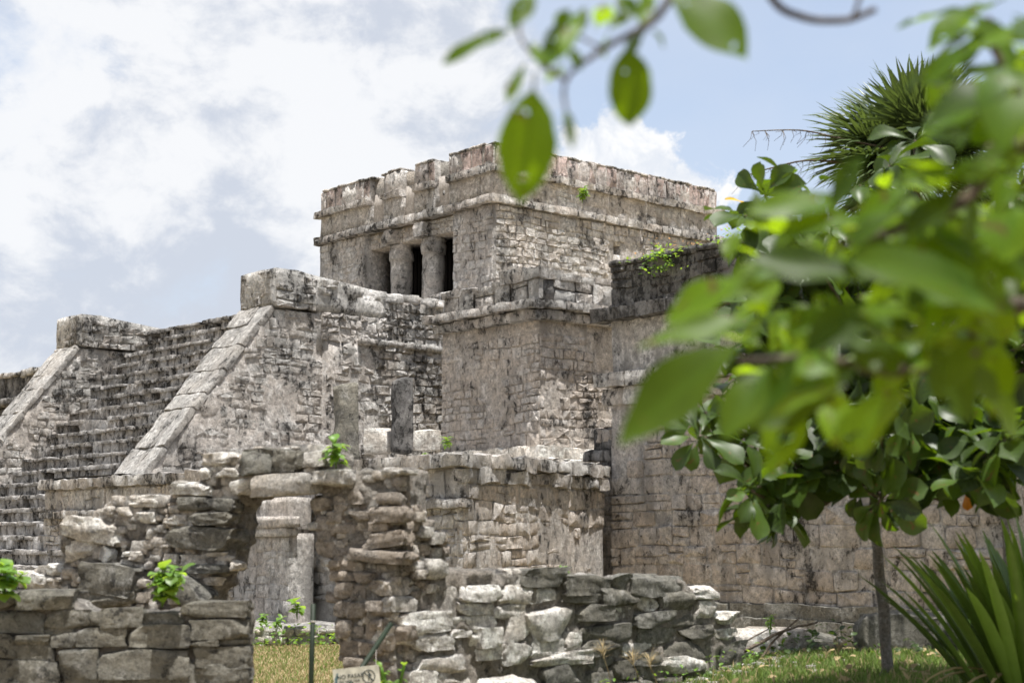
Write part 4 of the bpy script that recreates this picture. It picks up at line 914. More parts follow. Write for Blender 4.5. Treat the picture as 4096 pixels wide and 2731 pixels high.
def build_side_wall():
    tp = [(-330, 700), (0, 715), (230, 735), (340, 715), (650, 760), (1010, 765), (1380, 785), (1590, 800), (1610, 860), (1780, 870), (1775, 1050), (1930, 1060), (1930, 1180), (2020, 1220)]
    top = poly_on(fG, c8, tp); ae = top[-1][0]; ab = top[0][0]
    t = thing('broken_boundary_wall', (*fG.P(ae / 2, -.3, 0)[:2], 0), 'broken coursed rubble wall stepping down beside the grass', 'stone wall')
    V, Fc = remeshed([prism(top + [(ae, -.2), (ab, -.2)], fG, -.6, .02)], .034, .03, 9, 11); mesh_obj('core', V, Fc, M['mortar'], t)
    L = [(228, 708, 348, 822), (0, 828, 152, 948), (152, 828, 402, 972), (383, 828, 583, 952), (1603, 843, 1802, 937), (1633, 948, 1788, 1068), (128, 978, 352, 1082), (348, 958, 492, 992), (352, 988, 684, 1235), (0, 1048, 132, 1182), (1783, 1033, 1953, 1117), (198, 1068, 398, 1262), (0, 1150, 192, 1282), (398, 1198, 622, 1317), (618, 1188, 758, 1317), (398, 1318, 692, 1357), (398, 1345, 832, 1412), (188, 1268, 402, 1412), (0, 1263, 202, 1392), (1378, 1373, 1703, 1467), (988, 998, 1168, 1087), (1193, 923, 1352, 1017), (1758, 1163, 1953, 1242), (1098, 1238, 1307, 1337), (690, 1110, 760, 1200), (0, 950, 130, 1050)]
    D = [(323, 688, 668, 832), (648, 743, 1002, 887), (1008, 743, 1152, 862), (1138, 748, 1388, 907), (1383, 763, 1612, 882), (638, 893, 912, 967), (918, 853, 1178, 977), (1178, 868, 1268, 912), (1368, 878, 1618, 1032), (688, 963, 993, 1102), (1178, 1033, 1452, 1132), (1448, 1048, 1692, 1127), (758, 1113, 1128, 1247), (1203, 1143, 1512, 1247), (1518, 1138, 1758, 1222), (773, 1248, 1058, 1352), (1388, 1238, 1758, 1377), (1108, 1343, 1362, 1432), (1028, 1398, 1342, 1532), (1788, 1268, 2037, 1417), (1382, 1468, 1532, 1560), (1540, 1470, 1760, 1580), (840, 1360, 1020, 1440), (480, 1420, 760, 1560), (760, 1440, 1010, 1570), (1340, 1530, 1560, 1640), (1000, 1540, 1320, 1660), (600, 1560, 960, 1680), (1560, 1580, 1800, 1680), (1800, 1420, 2040, 1560)]
    M7 = [(1068, 1118, 1412, 1232), (1043, 1200, 1255, 1332), (1198, 1238, 1432, 1347), (1408, 1118, 1707, 1237), (1428, 1208, 1552, 1267), (1478, 943, 1722, 1042), (1473, 1043, 1662, 1122), (1518, 1233, 1760, 1332), (1228, 1368, 1557, 1497), (1598, 1308, 1760, 1407), (1328, 1488, 1562, 1600), (1158, 1478, 1330, 1600), (1390, 950, 1480, 1030), (1250, 1110, 1400, 1130)]
    s1 = boxstones(fG, c8, L, 51, depth=.36, sq=.9, n=9, cuts=9, amp=.075, n0=.02, grow=1.12) + boxstones(fG, c7, M7, 52, depth=.36, sq=.9, n=9, cuts=9, amp=.075, n0=.02, grow=1.12)
    place(t, 'pale_block', s1, M['white'], 80, sharp=38)
    s2 = boxstones(fG, c8, D, 53, depth=.36, sq=.94, n=9, cuts=9, amp=.065, n0=.02, grow=1.12); place(t, 'grey_block', s2, M['ruindark'], 60, sharp=38)
    reg = top + [(ae, .1), (ab, .1)]
    place(t, 'chinking_stone', scatter(fG, inpoly(reg), 260, 54, (.03, .09), -.03, box=bounds(reg)), M['ruin'], 170, sharp=40)
build_side_wall()
# big fallen slab in front of the side wall and stones along the wing's foot
def boulder(name, x, y, Y, size, seed, label, mat, rz=0.):
    p = at(x, y, Y); p[2] = float(ground_z(p[0], p[1])); V, Fc = rock(size, seed, 9, 8, .6, .08); c, s = math.cos(rz), math.sin(rz)
    V = np.stack([V[:, 0] * c - V[:, 1] * s, V[:, 0] * s + V[:, 1] * c, V[:, 2] + size[2] * .38], -1)
    return tag(mesh_obj(name, V + p, Fc, M[mat], loc=p, sharp=36), label, 'boulder')
boulder('boulder', 508, 670, 12.6, (.62, .45, .52), 6, 'large pale broken boulder leaning at the foot of the rubble wall', 'white', .15)
boulder('boulder', 905, 655, 16.6, (1.1, .6, .52), 5, 'rounded grey boulder behind the slender tree trunk', 'ruindark')
boulder('boulder', 985, 660, 16.2, (.9, .6, .5), 8, 'low grey boulder half hidden by the strap-leaved clump', 'ruindark')
boulder('boulder', 735, 640, 18.0, (1.0, .6, .42), 9, 'flat pale rock on the weedy bank just beyond the broken wall end', 'white', .3)
boulder('boulder', 772, 645, 18.3, (.9, .5, .40), 11, 'flat brownish rock under the dead sticks on the weedy bank', 'ruin', -.2)
boulder('boulder', 808, 640, 18.8, (.8, .5, .34), 13, 'small grey rock at the wing foot right of the dead sticks', 'ruindark', .1)
# ------------------------------------------------------------------ plants
def leaf_mat(name, top, trans, rough=.38, under=None, spec=.5, tw=.45, vary=.5, veins=0., holes=False):
    m, nt, out = new_mat(name); oi = nd(nt, 'ShaderNodeObjectInfo'); geo = nd(nt, 'ShaderNodeNewGeometry')
    r_ = mathn(nt, 'FRACT', mathn(nt, 'ADD', geo.outputs['Random Per Island'], mathn(nt, 'MULTIPLY', oi.outputs['Random'], 5.3)))
    n = noise(nt, geo.outputs['Position'], 9, 5, .6)
    v = mathn(nt, 'ADD', mathn(nt, 'ADD', 1 - vary / 2, mathn(nt, 'MULTIPLY', r_, vary)), mathn(nt, 'MULTIPLY', mathn(nt, 'SUBTRACT', n, .5), .7))
    cc = nd(nt, 'ShaderNodeCombineColor'); [lk(nt, v, cc.inputs[i]) for i in range(3)]
    tcol = mixc(nt, 1., trans, cc.outputs[0], 'MULTIPLY'); c1 = mixc(nt, 1., top, cc.outputs[0], 'MULTIPLY')
    if veins:
        tc = nd(nt, 'ShaderNodeTexCoord'); sp = nd(nt, 'ShaderNodeSeparateXYZ'); lk(nt, tc.outputs['Object'], sp.inputs[0]); ay = mathn(nt, 'ABSOLUTE', sp.outputs[1])
        w_ = mathn(nt, 'SINE', mathn(nt, 'MULTIPLY', mathn(nt, 'SUBTRACT', sp.outputs[0], mathn(nt, 'MULTIPLY', ay, .9)), veins))
        vn = mathn(nt, 'MAXIMUM', ramp(nt, w_, .86, 1.0), mathn(nt, 'SUBTRACT', 1, ramp(nt, ay, .0012, .004)))
        n8 = noise(nt, tc.outputs['Object'], 30, 4, .6)
        tcol = mixc(nt, mathn(nt, 'MULTIPLY', vn, .55), tcol, tuple(x * .35 for x in trans)); c1 = mixc(nt, mathn(nt, 'MULTIPLY', vn, .5), c1, tuple(min(1, x * 2.1) for x in top))
        br = ramp(nt, mathn(nt, 'ADD', n8, mathn(nt, 'MULTIPLY', r_, .12)), .73, .78); c1 = mixc(nt, br, c1, (.12, .075, .025)); tcol = mixc(nt, br, tcol, (.16, .09, .02))
    c1 = mixc(nt, mathn(nt, 'MULTIPLY', geo.outputs['Backfacing'], .7), c1, under or tuple(min(1, x * 1.35 + .015) for x in top))
    b = nd(nt, 'ShaderNodeBsdfPrincipled'); b.inputs['Roughness'].default_value = rough; b.inputs['Specular IOR Level'].default_value = spec; lk(nt, c1, b.inputs['Base Color'])
    t = nd(nt, 'ShaderNodeBsdfTranslucent'); lk(nt, tcol, t.inputs[0])
    mx = nd(nt, 'ShaderNodeMixShader'); mx.inputs[0].default_value = tw; lk(nt, b.outputs[0], mx.inputs[1]); lk(nt, t.outputs[0], mx.inputs[2]); res = mx.outputs[0]
    if holes:
        hn = noise(nt, tc.outputs['Object'], 38, 1.5, .4); tp = nd(nt, 'ShaderNodeBsdfTransparent'); m2 = nd(nt, 'ShaderNodeMixShader'); lk(nt, ramp(nt, hn, .745, .755), m2.inputs[0]); lk(nt, res, m2.inputs[1]); lk(nt, tp.outputs[0], m2.inputs[2]); res = m2.outputs[0]
    lk(nt, res, out.inputs[0])
    return m
M['leaf'] = leaf_mat('broad_leaf', (.032, .058, .009), (.13, .22, .005), .45, tw=.30, vary=1.0, spec=.35, veins=190)
M['leafnear'] = leaf_mat('near_leaf', (.038, .084, .006), (.27, .41, .004), .46, tw=.5, vary=1.1, spec=.22, veins=330, holes=True)
M['leafyellow'] = leaf_mat('ageing_leaf', (.36, .26, .03), (.75, .45, .03), .4)
M['leaforange'] = leaf_mat('orange_leaf', (.40, .15, .02), (.8, .28, .02), .4)
M['palm'] = leaf_mat('palm_blade', (.050, .080, .022), (.12, .17, .03), .42, tw=.25)
M['lily'] = leaf_mat('strap_leaf', (.085, .155, .026), (.26, .38, .02), .38, tw=.28, spec=.5, vary=1.0)
M['herb'] = leaf_mat('herb_leaf', (.10, .20, .03), (.34, .50, .04), .45)
M['straw'] = leaf_mat('dry_grass', (.34, .265, .145), (.42, .33, .18), .8, spec=.15, tw=.35, vary=.7)
M['grass'] = leaf_mat('green_grass', (.10, .15, .035), (.22, .32, .06), .7, spec=.2, tw=.35, vary=.8)
M['flower'] = leaf_mat('rusty_flower_heads', (.42, .24, .10), (.55, .30, .12), .8, spec=.1)
M['bark'] = stone_mat('grey_bark', (.26, .22, .18), (.31, .285, .25), (.42, .39, .36), .55, .6, .6, .012, tintvar=.1, fine=4)
M['twig'] = stone_mat('brown_twig', (.15, .11, .075), (.19, .155, .12), (.28, .25, .21), .6, .5, .6, .006, tintvar=.1, fine=5)

def leaf_mesh(name, L, Wd, shape='obovate', fold=.18, curl=.18, seed=0, wave=.03, mat=None, holes=False):
    """leaf along +X, face up +Z; stalk at the origin"""
    rnd = random.Random(seed); n = 9; V = []; Fc = []
    for i in range(n + 1):
        t = i / n
        if shape == 'obovate': w = math.sin(math.pi * min(1, t ** 1.55)) ** .62 if 0 < t < 1 else 0; w *= (.35 + .65 * t) / .9
        elif shape == 'ellipse': w = math.sin(math.pi * t) ** .75 if 0 < t < 1 else 0
        else: w = (math.sin(math.pi * t ** .8) ** .9) if 0 < t < 1 else 0
        w = max(w, .03) * Wd / 2; x = L * (t - .10 * curl * t * t); z = -curl * L * t * t * .8 + .25 * curl * L * t
        zw = wave * L * math.sin(t * 9 + seed)
        for s in (-1, -.55, 0, .55, 1):
            V.append((x, s * w * (1 + rnd.uniform(-.05, .05)), z + abs(s) * w * fold * 2 + zw * s * abs(s)))
        if i:
            for k in range(4): a = (i - 1) * 5 + k; Fc.append((a, a + 1, a + 6, a + 5)) 
    Fc = [f for f in Fc if not (holes and rnd.random() < .05)]
    st = len(V); q = L * .16
    for (y, z) in ((.006, 0), (-.006, 0), (0, -.008)): V += [(-q, y * L * 2, z * L * 2 - .02 * L), (0.02 * L, y * L * 2, z * L * 2)]
    Fc += [(st, st + 1, st + 3, st + 2), (st + 2, st + 3, st + 5, st + 4), (st + 4, st + 5, st + 1, st)]
    me = bpy.data.meshes.new(name); me.from_pydata(V, [], [f[::-1] if len(f) == 4 and max(f) < st else f for f in Fc]); me.polygons.foreach_set('use_smooth', [True] * len(me.polygons)); me.materials.append(mat or M['leaf']); return me
def orient(d, up):
    x = Vector(d).normalized(); z = Vector(up); z = (z - x * z.dot(x)); z = z.normalized() if z.length > 1e-4 else x.orthogonal().normalized(); y = z.cross(x)
    return Matrix((x, y, z)).transposed()
def put(me, root, loc, d, up, s=1., name='leaf', parent=None):
    o = bpy.data.objects.new(name, me); COL.objects.link(o); o.parent = parent or root
    m = orient(d, up).to_4x4() @ Matrix.Diagonal((s, s, s, 1)); m.translation = Vector(loc) - Vector((parent or root)['_abs']); o.matrix_local = m; return o
LM = [leaf_mesh('leaf', .30, .20, 'obovate', .10 + .05 * k, .25 + .12 * k, k) for k in range(4)]
LN = [leaf_mesh('leaf', .20, .105, 'ellipse', .10 + .05 * (k % 3), .1 + .12 * k, 10 + k, mat=M['leafnear'], holes=True) for k in range(4)] + [leaf_mesh('leaf', .20, .12, 'obovate', .14, .3, 20 + k, mat=M['leafnear']) for k in range(2)]
LY = leaf_mesh('leaf', .26, .15, 'obovate', .12, .3, 31, mat=M['leafyellow']); LO = leaf_mesh('leaf', .22, .14, 'obovate', .25, .5, 32, mat=M['leaforange'])
def stuff_leaves(root, items, mat, name='far_leaf'):
    Vs = []; Fs = []; k = 0
    for me, loc, d, up, s in items:
        n = len(me.vertices); V = np.empty(n * 3); me.vertices.foreach_get('co', V); V = V.reshape(-1, 3) * s
        Vs.append(V @ np.array(orient(d, up)).T + np.array(loc)); Fs += [tuple(i + k for i in p.vertices) for p in me.polygons]; k += n
    if Vs: tag(mesh_obj(name, np.concatenate(Vs), Fs, mat, root), kind='stuff')

# ---- slender broad-leaved tree in front of the wing
def build_tree():
    rnd = random.Random(12); base = at(887, 662, 14.0); base[2] = float(ground_z(base[0], base[1])) - .03
    t = thing('broadleaf_tree', base, 'slender tree with rosettes of large rounded leaves in front of the right-hand wing', 'tree')
    px = lambda x, y, Y: at(x, y, Y)
    top = px(874, 500, 13.8)
    tr = smooth_path([base, px(883, 610, 14), px(877, 550, 13.9), top, px(878, 440, 13.6), px(890, 370, 13.4)], 5)
    n = len(tr); V, Fc = tube(tr, [0.054 - .026 * i / n + (.03 if i == 0 else 0) for i in range(n)], 10); V += vdisp(V, 7, .012, 3); mesh_obj('trunk', V, Fc, M['bark'], t)
    hubs = [(880, 470, 13.7), (890, 380, 13.4)]
    cent = []
    def reg(cx, cy, rx, ry, n, y0, y1):
        for _ in range(n):
            a = rnd.uniform(0, 6.283); q = math.sqrt(rnd.random()); cent.append((cx + rx * q * math.cos(a), cy + ry * q * math.sin(a), rnd.uniform(y0, y1)))
    reg(930, 330, 130, 135, 70, 11.8, 15.5); reg(800, 270, 55, 65, 20, 12, 14.5); reg(1040, 330, 60, 190, 30, 11.5, 15); reg(930, 415, 120, 45, 44, 11.5, 15); reg(770, 470, 35, 40, 8, 12, 13.5); reg(985, 450, 40, 30, 8, 11.6, 13); reg(800, 350, 80, 70, 26, 12.4, 14.5)
    cent += [(768, 505, 12.2), (752, 490, 12.0), (790, 475, 12.4), (775, 455, 12.3), (735, 455, 12.6), (705, 412, 12.4), (722, 395, 12.6), (700, 435, 12.2), (862, 488, 12.2), (880, 500, 12.0), (897, 478, 12.4), (838, 470, 12.3), (830, 445, 12.6), (985, 455, 11.8), (960, 470, 12.0), (1005, 440, 11.6), (930, 470, 12.4), (745, 215, 13), (765, 195, 13.1), (790, 180, 13.2), (755, 240, 13), (890, 165, 13), (860, 185, 13), (915, 140, 13.4), (1010, 480, 12.2), (812, 430, 12.4)]
    cent = [(c[0], c[1], c[2] - 1.6) for c in cent]
    lim = []
    for c in cent:
        p = px(*c); h = px(*(hubs[0] if c[1] > 400 else hubs[1])); h = h + (p - h) * rnd.uniform(.0, .25); mid = (p + h) / 2 + np.array([rnd.uniform(-.15, .15), rnd.uniform(-.15, .15), rnd.uniform(-.25, -.02)])
        q = smooth_path([h, mid, p], 4); lim.append(tube(q, [.026 - .018 * i / len(q) for i in range(len(q))], 6))
    place(t, 'branch', lim, M['twig'], 110, minpx=0)
    leaves = []
    for c in cent:
        p = px(*c); k = rnd.randint(8, 12); a0 = rnd.random() * 6.28
        ax = Vector((rnd.uniform(-.5, .5), rnd.uniform(-.7, .1), rnd.uniform(-.25, 1.0))).normalized(); e1 = ax.orthogonal().normalized(); e2 = ax.cross(e1)
        for i in range(k):
            a = a0 + i * 2.4; el = rnd.uniform(-.35, .55); d = (e1 * math.cos(a) + e2 * math.sin(a)) * math.cos(el) + ax * math.sin(el); d.z -= rnd.uniform(.0, .45)
            d.normalize(); leaves.append((rnd.choice(LM), Vector(p) + d * .05, d, ax + Vector((0, 0, .5)), rnd.uniform(.6, 1.25)))
    def vis(l): x, y = pixel(np.array(l[1])); return (0 < x < 1024 and 0 < y < 682) * (1 / max(1, l[1].y))
    leaves.sort(key=lambda l: -vis(l))
    for me, p, d, up, s in leaves[:298]: put(me, t, p, d, up, s)
    stuff_leaves(t, leaves[298:], M['leaf'])
    for (x, y, Y) in ((748, 205, 12.8), (757, 222, 12.8), (768, 212, 12.9)): put(LY, t, px(x, y, Y), (rnd.uniform(-1, .4), -.5, rnd.uniform(-.3, .4)), (0, -.4, 1), .95)
    for (x, y) in ((966, 490),): put(LO, t, px(x, y, 11.9), (.05, -.2, -1), (0, -1, .2), .7)
    put(LO, t, px(765, 528, 12.1), (-.2, -.2, -1), (0, -1, .2), .4)
build_tree()

# ---- tree beside the photographer: limbs reach in from the right and overhead
def build_near_tree():
    rnd = random.Random(5); base = np.array([2.15, 2.6, 0.]); base[2] = float(ground_z(base[0], base[1]))
    t = thing('overhanging_tree', base, 'nearby tree reaching in with soft-focus yellow-green leaves overhead and at the right', 'tree')
    d_ = .4354; D = lambda x, y, Y: at(x * d_, y * d_, Y)
    tr = smooth_path([base, (2.1, 2.65, 1.2), (2.0, 2.8, 2.1), (1.8, 2.9, 2.9), (1.5, 3., 3.6)], 5); V, Fc = tube(tr, [.085 - .05 * i / len(tr) for i in range(len(tr))], 10); mesh_obj('trunk', V, Fc, M['bark'], t)
    def limb(pts, r0, r1, name='limb'):
        q = smooth_path(pts, 5); V, Fc = tube(q, [r0 + (r1 - r0) * i / (len(q) - 1) for i in range(len(q))], 8); V += vdisp(V, 14, .003, 2); return mesh_obj(name, V, Fc, M['twig'], t)
    j = np.array([1.95, 2.85, 2.25])
    limb([j, D(2400, 330, 2.9), D(2290, 380, 2.8), D(2200, 470, 2.75), D(2080, 520, 2.7), D(1930, 560, 2.7)], .02, .006)
    limb([np.array([2.05, 2.75, 1.7]), D(2420, 700, 3.1), D(2250, 800, 3.), D(2050, 850, 2.9), D(1880, 820, 2.8), D(1700, 830, 2.75)], .022, .006)
    limb([D(2250, 800, 3.), D(2200, 700, 2.9), D(2150, 600, 2.9)], .009, .004)
    limb([D(2400, 330, 2.9), D(2330, 200, 2.8), D(2280, 100, 2.8), D(2270, 40, 2.75)], .012, .005)
    # overhead spray
    limb([np.array([1.62, 2.98, 3.4]), D(2050, -560, 2.7), D(1700, -220, 2.6), D(1545, -10, 2.5), D(1490, 50, 2.5), D(1385, 112, 2.5), D(1300, 180, 2.5), D(1300, 262, 2.5)], .012, .0025)
    limb([D(1300, 180, 2.5), D(1240, 140, 2.5), D(1195, 80, 2.5), D(1200, 20, 2.5)], .004, .002); limb([D(1385, 112, 2.5), D(1340, 90, 2.5), D(1290, 60, 2.5)], .003, .002)
    limb([D(1700, -220, 2.6), D(1770, -5, 2.7), D(1850, 40, 2.72), D(1940, 47, 2.74), D(2008, 24, 2.75)], .008, .006)
    limb([D(1940, 47, 2.74), D(1960, 35, 2.74), D(1985, -40, 2.74)], .005, .003)
    def LF(x0, y0, x1, y1, w, Y, k=None, roll=0., dy=0., yel=False):
        a, b = D(x0, y0, Y), D(x1, y1, Y + dy); L = np.linalg.norm(b - a); d = (b - a) / L
        me = leaf_mesh('leaf', L, w * d_ / 1577 * Y * 1.1, 'ellipse', rnd.uniform(.06, .16), rnd.uniform(.05, .2), rnd.randrange(999), mat=M['leafnear'], holes=False)
        up = Vector((roll, -1., .75)); o = put(me, t, a, d, up, 1.); return o
    for a in [(1225, 205, 1195, 468, 128, 2.5), (1165, 72, 1008, 138, 50, 2.5), (1440, 110, 1452, 292, 112, 2.5), (1545, -25, 1722, 125, 135, 2.5), (1500, 45, 1432, 140, 44, 2.5), (1300, 45, 1245, 160, 62, 2.5), (1225, -15, 1172, 58, 50, 2.5), (1205, 150, 1160, 235, 34, 2.5), (1400, 70, 1385, 130, 46, 2.5), (1300, 255, 1315, 330, 26, 2.5), (1420, -10, 1460, 40, 44, 2.5), (1330, 30, 1285, 130, 40, 2.45), (1285, 120, 1250, 150, 40, 2.5), (1470, 60, 1500, -40, 40, 2.5),
              (1275, 70, 1310, 20, 36, 2.5), (1240, 150, 1225, 95, 30, 2.48), (1295, 150, 1255, 185, 30, 2.5), (1310, 110, 1335, 160, 26, 2.5), (1370, 60, 1400, 10, 44, 2.52), (1450, 30, 1400, 60, 40, 2.5), (1345, 20, 1320, 80, 34, 2.5), (1500, 70, 1530, 110, 36, 2.5),
              (2270, 85, 2105, 190, 62, 2.8), (2230, 30, 2345, 140, 75, 2.75), (2280, 60, 2200, 150, 60, 2.8), (1985, 360, 1905, 470, 80, 2.6), (1930, 460, 1720, 480, 80, 2.7), (1960, 500, 1790, 530, 70, 2.7), (2090, 430, 1960, 510, 66, 2.7), (2010, 640, 1700, 590, 100, 2.6), (1950, 600, 2260, 660, 150, 2.4), (2050, 620, 2340, 700, 120, 2.5), (1700, 790, 1405, 1010, 150, 2.35), (1750, 730, 1460, 780, 70, 2.5), (1700, 640, 1520, 740, 90, 2.6), (1760, 850, 1660, 1005, 95, 2.6), (1830, 820, 1700, 990, 80, 2.6), (1960, 850, 1730, 980, 90, 2.7), (2000, 700, 1850, 800, 100, 2.6), (1880, 700, 1810, 770, 60, 2.7),
              (2330, 470, 2300, 600, 130, 2.5), (2352, 480, 2370, 620, 110, 2.5), (2240, 300, 2120, 310, 75, 2.6), (2300, 200, 2130, 280, 90, 2.6), (2230, 330, 2330, 250, 80, 2.7), (2330, 320, 2240, 420, 85, 2.7), (2150, 480, 2090, 560, 80, 2.7), (2180, 560, 2060, 600, 70, 2.7), (2250, 560, 2190, 640, 80, 2.7), (1850, 560, 1730, 640, 70, 2.7), (1800, 600, 1660, 680, 80, 2.7), (2120, 800, 2000, 900, 80, 2.9), (2200, 830, 2300, 920, 80, 2.9), (2280, 780, 2200, 700, 80, 2.9), (2080, 760, 1980, 700, 70, 2.8), (2300, 640, 2352, 560, 90, 2.7), (2260, 900, 2352, 1000, 90, 3.), (1900, 880, 1830, 960, 70, 2.8), (1650, 800, 1600, 900, 60, 2.6)]: LF(*a, roll=rnd.uniform(-.6, .6), dy=rnd.uniform(-.06, .06))
    # more leaves along the limbs
    axes = [[(2290, 380), (2200, 470), (2080, 520), (1930, 560)], [(2250, 800), (2050, 850), (1880, 820), (1700, 830)], [(2330, 200), (2280, 100), (2270, 40)], [(2250, 800), (2200, 700), (2150, 600)]]
    for ax in axes:
        for _ in range(20):
            i = rnd.randrange(len(ax) - 1); f = rnd.random(); x = ax[i][0] * (1 - f) + ax[i + 1][0] * f + rnd.uniform(-100, 100); y = ax[i][1] * (1 - f) + ax[i + 1][1] * f + rnd.uniform(-100, 100)
            dd = Vector((rnd.uniform(-1, .6), rnd.uniform(-.6, .6), rnd.uniform(-1, .5))); put(rnd.choice(LN), t, D(x, y, 2.8 + rnd.uniform(-.25, .35)), dd, Vector((rnd.uniform(-.5, .5), -.5, 1)), rnd.uniform(.55, .95))
    for _ in range(95):
        x = 2390 - abs(rnd.gauss(0, 200)); y = rnd.uniform(20, 800)
        if x < 1850 or (x < 2230 and y < 430): continue
        dd = Vector((rnd.uniform(-1, .7), rnd.uniform(-.6, .6), rnd.uniform(-1, .5))); put(rnd.choice(LN), t, D(x, y, 3.0 + rnd.uniform(-.3, .7)), dd, Vector((rnd.uniform(-.6, .6), -.5, 1)), rnd.uniform(.4, .75))
    for _ in range(75):
        x = rnd.uniform(1680, 2352); y = rnd.uniform(430, 860) - (x - 1680) * .12
        dd = Vector((rnd.uniform(-1, .7), rnd.uniform(-.6, .6), rnd.uniform(-.9, .6))); put(rnd.choice(LN), t, D(x, y, 3.2 + rnd.uniform(-.4, .8)), dd, Vector((rnd.uniform(-.7, .7), -.5, 1)), rnd.uniform(.35, .65))
    for _ in range(30): # crown above and beyond the frame
        put(rnd.choice(LN), t, (rnd.uniform(1.2, 2.2), rnd.uniform(2.5, 3.4), rnd.uniform(2.6, 3.6)), (rnd.uniform(-1, 1), rnd.uniform(-1, 1), -.4), (0, 0, 1), 1.)
build_near_tree()

# ---- fan palm rising behind the tree
def frond_mesh(seed):
    rnd = random.Random(seed); V = []; Fc = []; n = 26
    for i in range(n):
        a = (i / (n - 1) - .5) * R(250); L = (.62 - .12 * abs(a) / 2.2) * rnd.uniform(.88, 1.08); w = .017; pz = rnd.uniform(-.03, .03); k = len(V)
        for t, ww in ((.02, .3), (.3, .85), (.62, 1.), (.86, .5), (1., .06)):
            dz = -.16 * L * t * t + pz * t - (.10 * L * max(0, t - .8) / .2 * rnd.random()); x, y = math.cos(a) * L * t, math.sin(a) * L * t; px_, py = -math.sin(a) * w * ww, math.cos(a) * w * ww
            V += [(x + px_, y + py, dz), (x, y, dz - w * ww * .5), (x - px_, y - py, dz)]
        for q in range(4): b = k + q * 3; Fc += [(b, b + 1, b + 4, b + 3), (b + 1, b + 2, b + 5, b + 4)]
    k = len(V); Vt, Ft = tube([(-.55, 0, -.02), (-.25, 0, .01), (.02, 0, 0)], [.012, .009, .007], 5); V += [tuple(v) for v in Vt]; Fc += [tuple(i + k for i in f) for f in Ft]
    me = bpy.data.meshes.new('frond'); me.from_pydata(V, [], Fc); me.polygons.foreach_set('use_smooth', [True] * len(me.polygons)); me.materials.append(M['palm']); return me
def build_palm():
    rnd = random.Random(9); c = at(915, 168, 16.5); base = np.array([c[0] + 1.15, c[1] + .9, 0.]); base[2] = float(ground_z(base[0], base[1]))
    t = thing('fan_palm', base, 'spiky fan palm standing above the broad-leaved tree against the sky', 'palm tree')
    V, Fc = tube(smooth_path([base, base + np.array([0, 0, 2.]), c + np.array([.35, .2, -1.2]), c + np.array([0, 0, -.15])], 5), [.12] * 6 + [.1] * 10, 10); mesh_obj('trunk', V, Fc, M['bark'], t)
    ms = [frond_mesh(k) for k in range(4)]
    for i in range(66):
        az = i * 2.4; el = [1.25, .95, .7, .45, .2, -.05, -.3][i % 7] + rnd.uniform(-.12, .12); d = Vector((math.cos(az) * math.cos(el), math.sin(az) * math.cos(el), math.sin(el))); p = Vector(c) + d * .52
        put(ms[i % 4], t, p, d, Vector((0, 0, 1)) + d * -.2 + Vector((rnd.uniform(-.4, .4), rnd.uniform(-.4, .4), 0)), rnd.uniform(1.05, 1.35), 'frond')
    for pts in ([(905, 152), (840, 138), (800, 130), (752, 131)], [(860, 165), (810, 160), (770, 168), (738, 178)]):
        q = smooth_path([at(x, y, 16.2) for x, y in pts], 6); V, Fc = tube(q, [.014 - .010 * i / len(q) for i in range(len(q))], 5); s = mesh_obj('flower_stalk', V, Fc, M['twig'], t)
        tw = []
        for k in range(26):
            p = q[rnd.randrange(len(q) // 3, len(q))]; e = p + np.array([rnd.uniform(-.12, .05), rnd.uniform(-.05, .05), rnd.uniform(-.22, -.03)]); tw.append(tube([p, (p + e) / 2 + np.array([.03, 0, 0]), e], [.004, .003, .002], 3))
        mesh_obj('twiglets', *join(tw), M['twig'], s)
build_palm()

# ---- strap-leaved clump
def blade(L, w, lean, az, rnd, n=9, droop=.5, keel=.25):
    V = []; Fc = []; p = np.array([0., 0., 0.]); el = math.pi / 2 - lean
    d2 = np.array([math.cos(az), math.sin(az)]); side = np.array([-d2[1], d2[0], 0])
    for i in range(n + 1):
        t = i / n; ww = w * (math.sin(math.pi * min(1, .12 + .88 * t) ** 1.1) ** .6 if t < 1 else .02); ww = max(ww, .002)
        nrm = np.array([-d2[0] * math.sin(el), -d2[1] * math.sin(el), math.cos(el)])
        for s in (-1, 0, 1): V.append(p + side * ww / 2 * s + nrm * abs(s) * ww * keel)
        p = p + np.array([d2[0] * math.cos(el), d2[1] * math.cos(el), math.sin(el)]) * L / n; el -= droop / n * (.4 + 1.6 * t)
        if i:
            for k in range(2): a = (i - 1) * 3 + k; Fc.append((a, a + 1, a + 4, a + 3))
    return np.array(V), Fc
def build_clump(name, c, n, L, w, label, cat, mat, seed, spread=1.15, group=None, part='leaf', base_r=.25, droop=.6):
    rnd = random.Random(seed); t = thing(name, c, label, cat, group)
    for i in range(n):
        az = i * 2.4 + rnd.uniform(-.2, .2); f = i / n; lean = .08 + spread * f ** .8 + rnd.uniform(-.1, .1)
        V, Fc = blade(L * rnd.uniform(.75, 1.1), w * rnd.uniform(.8, 1.15), lean, az, rnd, droop=rnd.uniform(.2, droop))
        mesh_obj(part, V + c + np.array([math.cos(az), math.sin(az), 0]) * base_r * f, Fc, mat, t)
    return t
cl = at(1036, 700, 11.0); cl[2] = float(ground_z(cl[0], cl[1]))
build_clump('strap_leaf_clump', cl, 120, 1.30, .100, 'large clump of arching strap-shaped green leaves beside the slender trunk', 'plant', M['lily'], 3, .58, base_r=.36, droop=.35)

rnd = random.Random(15); lt = bpy.data.objects['strap_leaf_clump']
for i in range(14):
    V, Fc = blade(rnd.uniform(.5, .9), .05, rnd.uniform(.9, 1.4), rnd.uniform(2.2, 5.2), rnd, droop=1.4); mesh_obj('dry_leaf', V + cl + np.array([0, 0, .1]), Fc, M['straw'], lt)

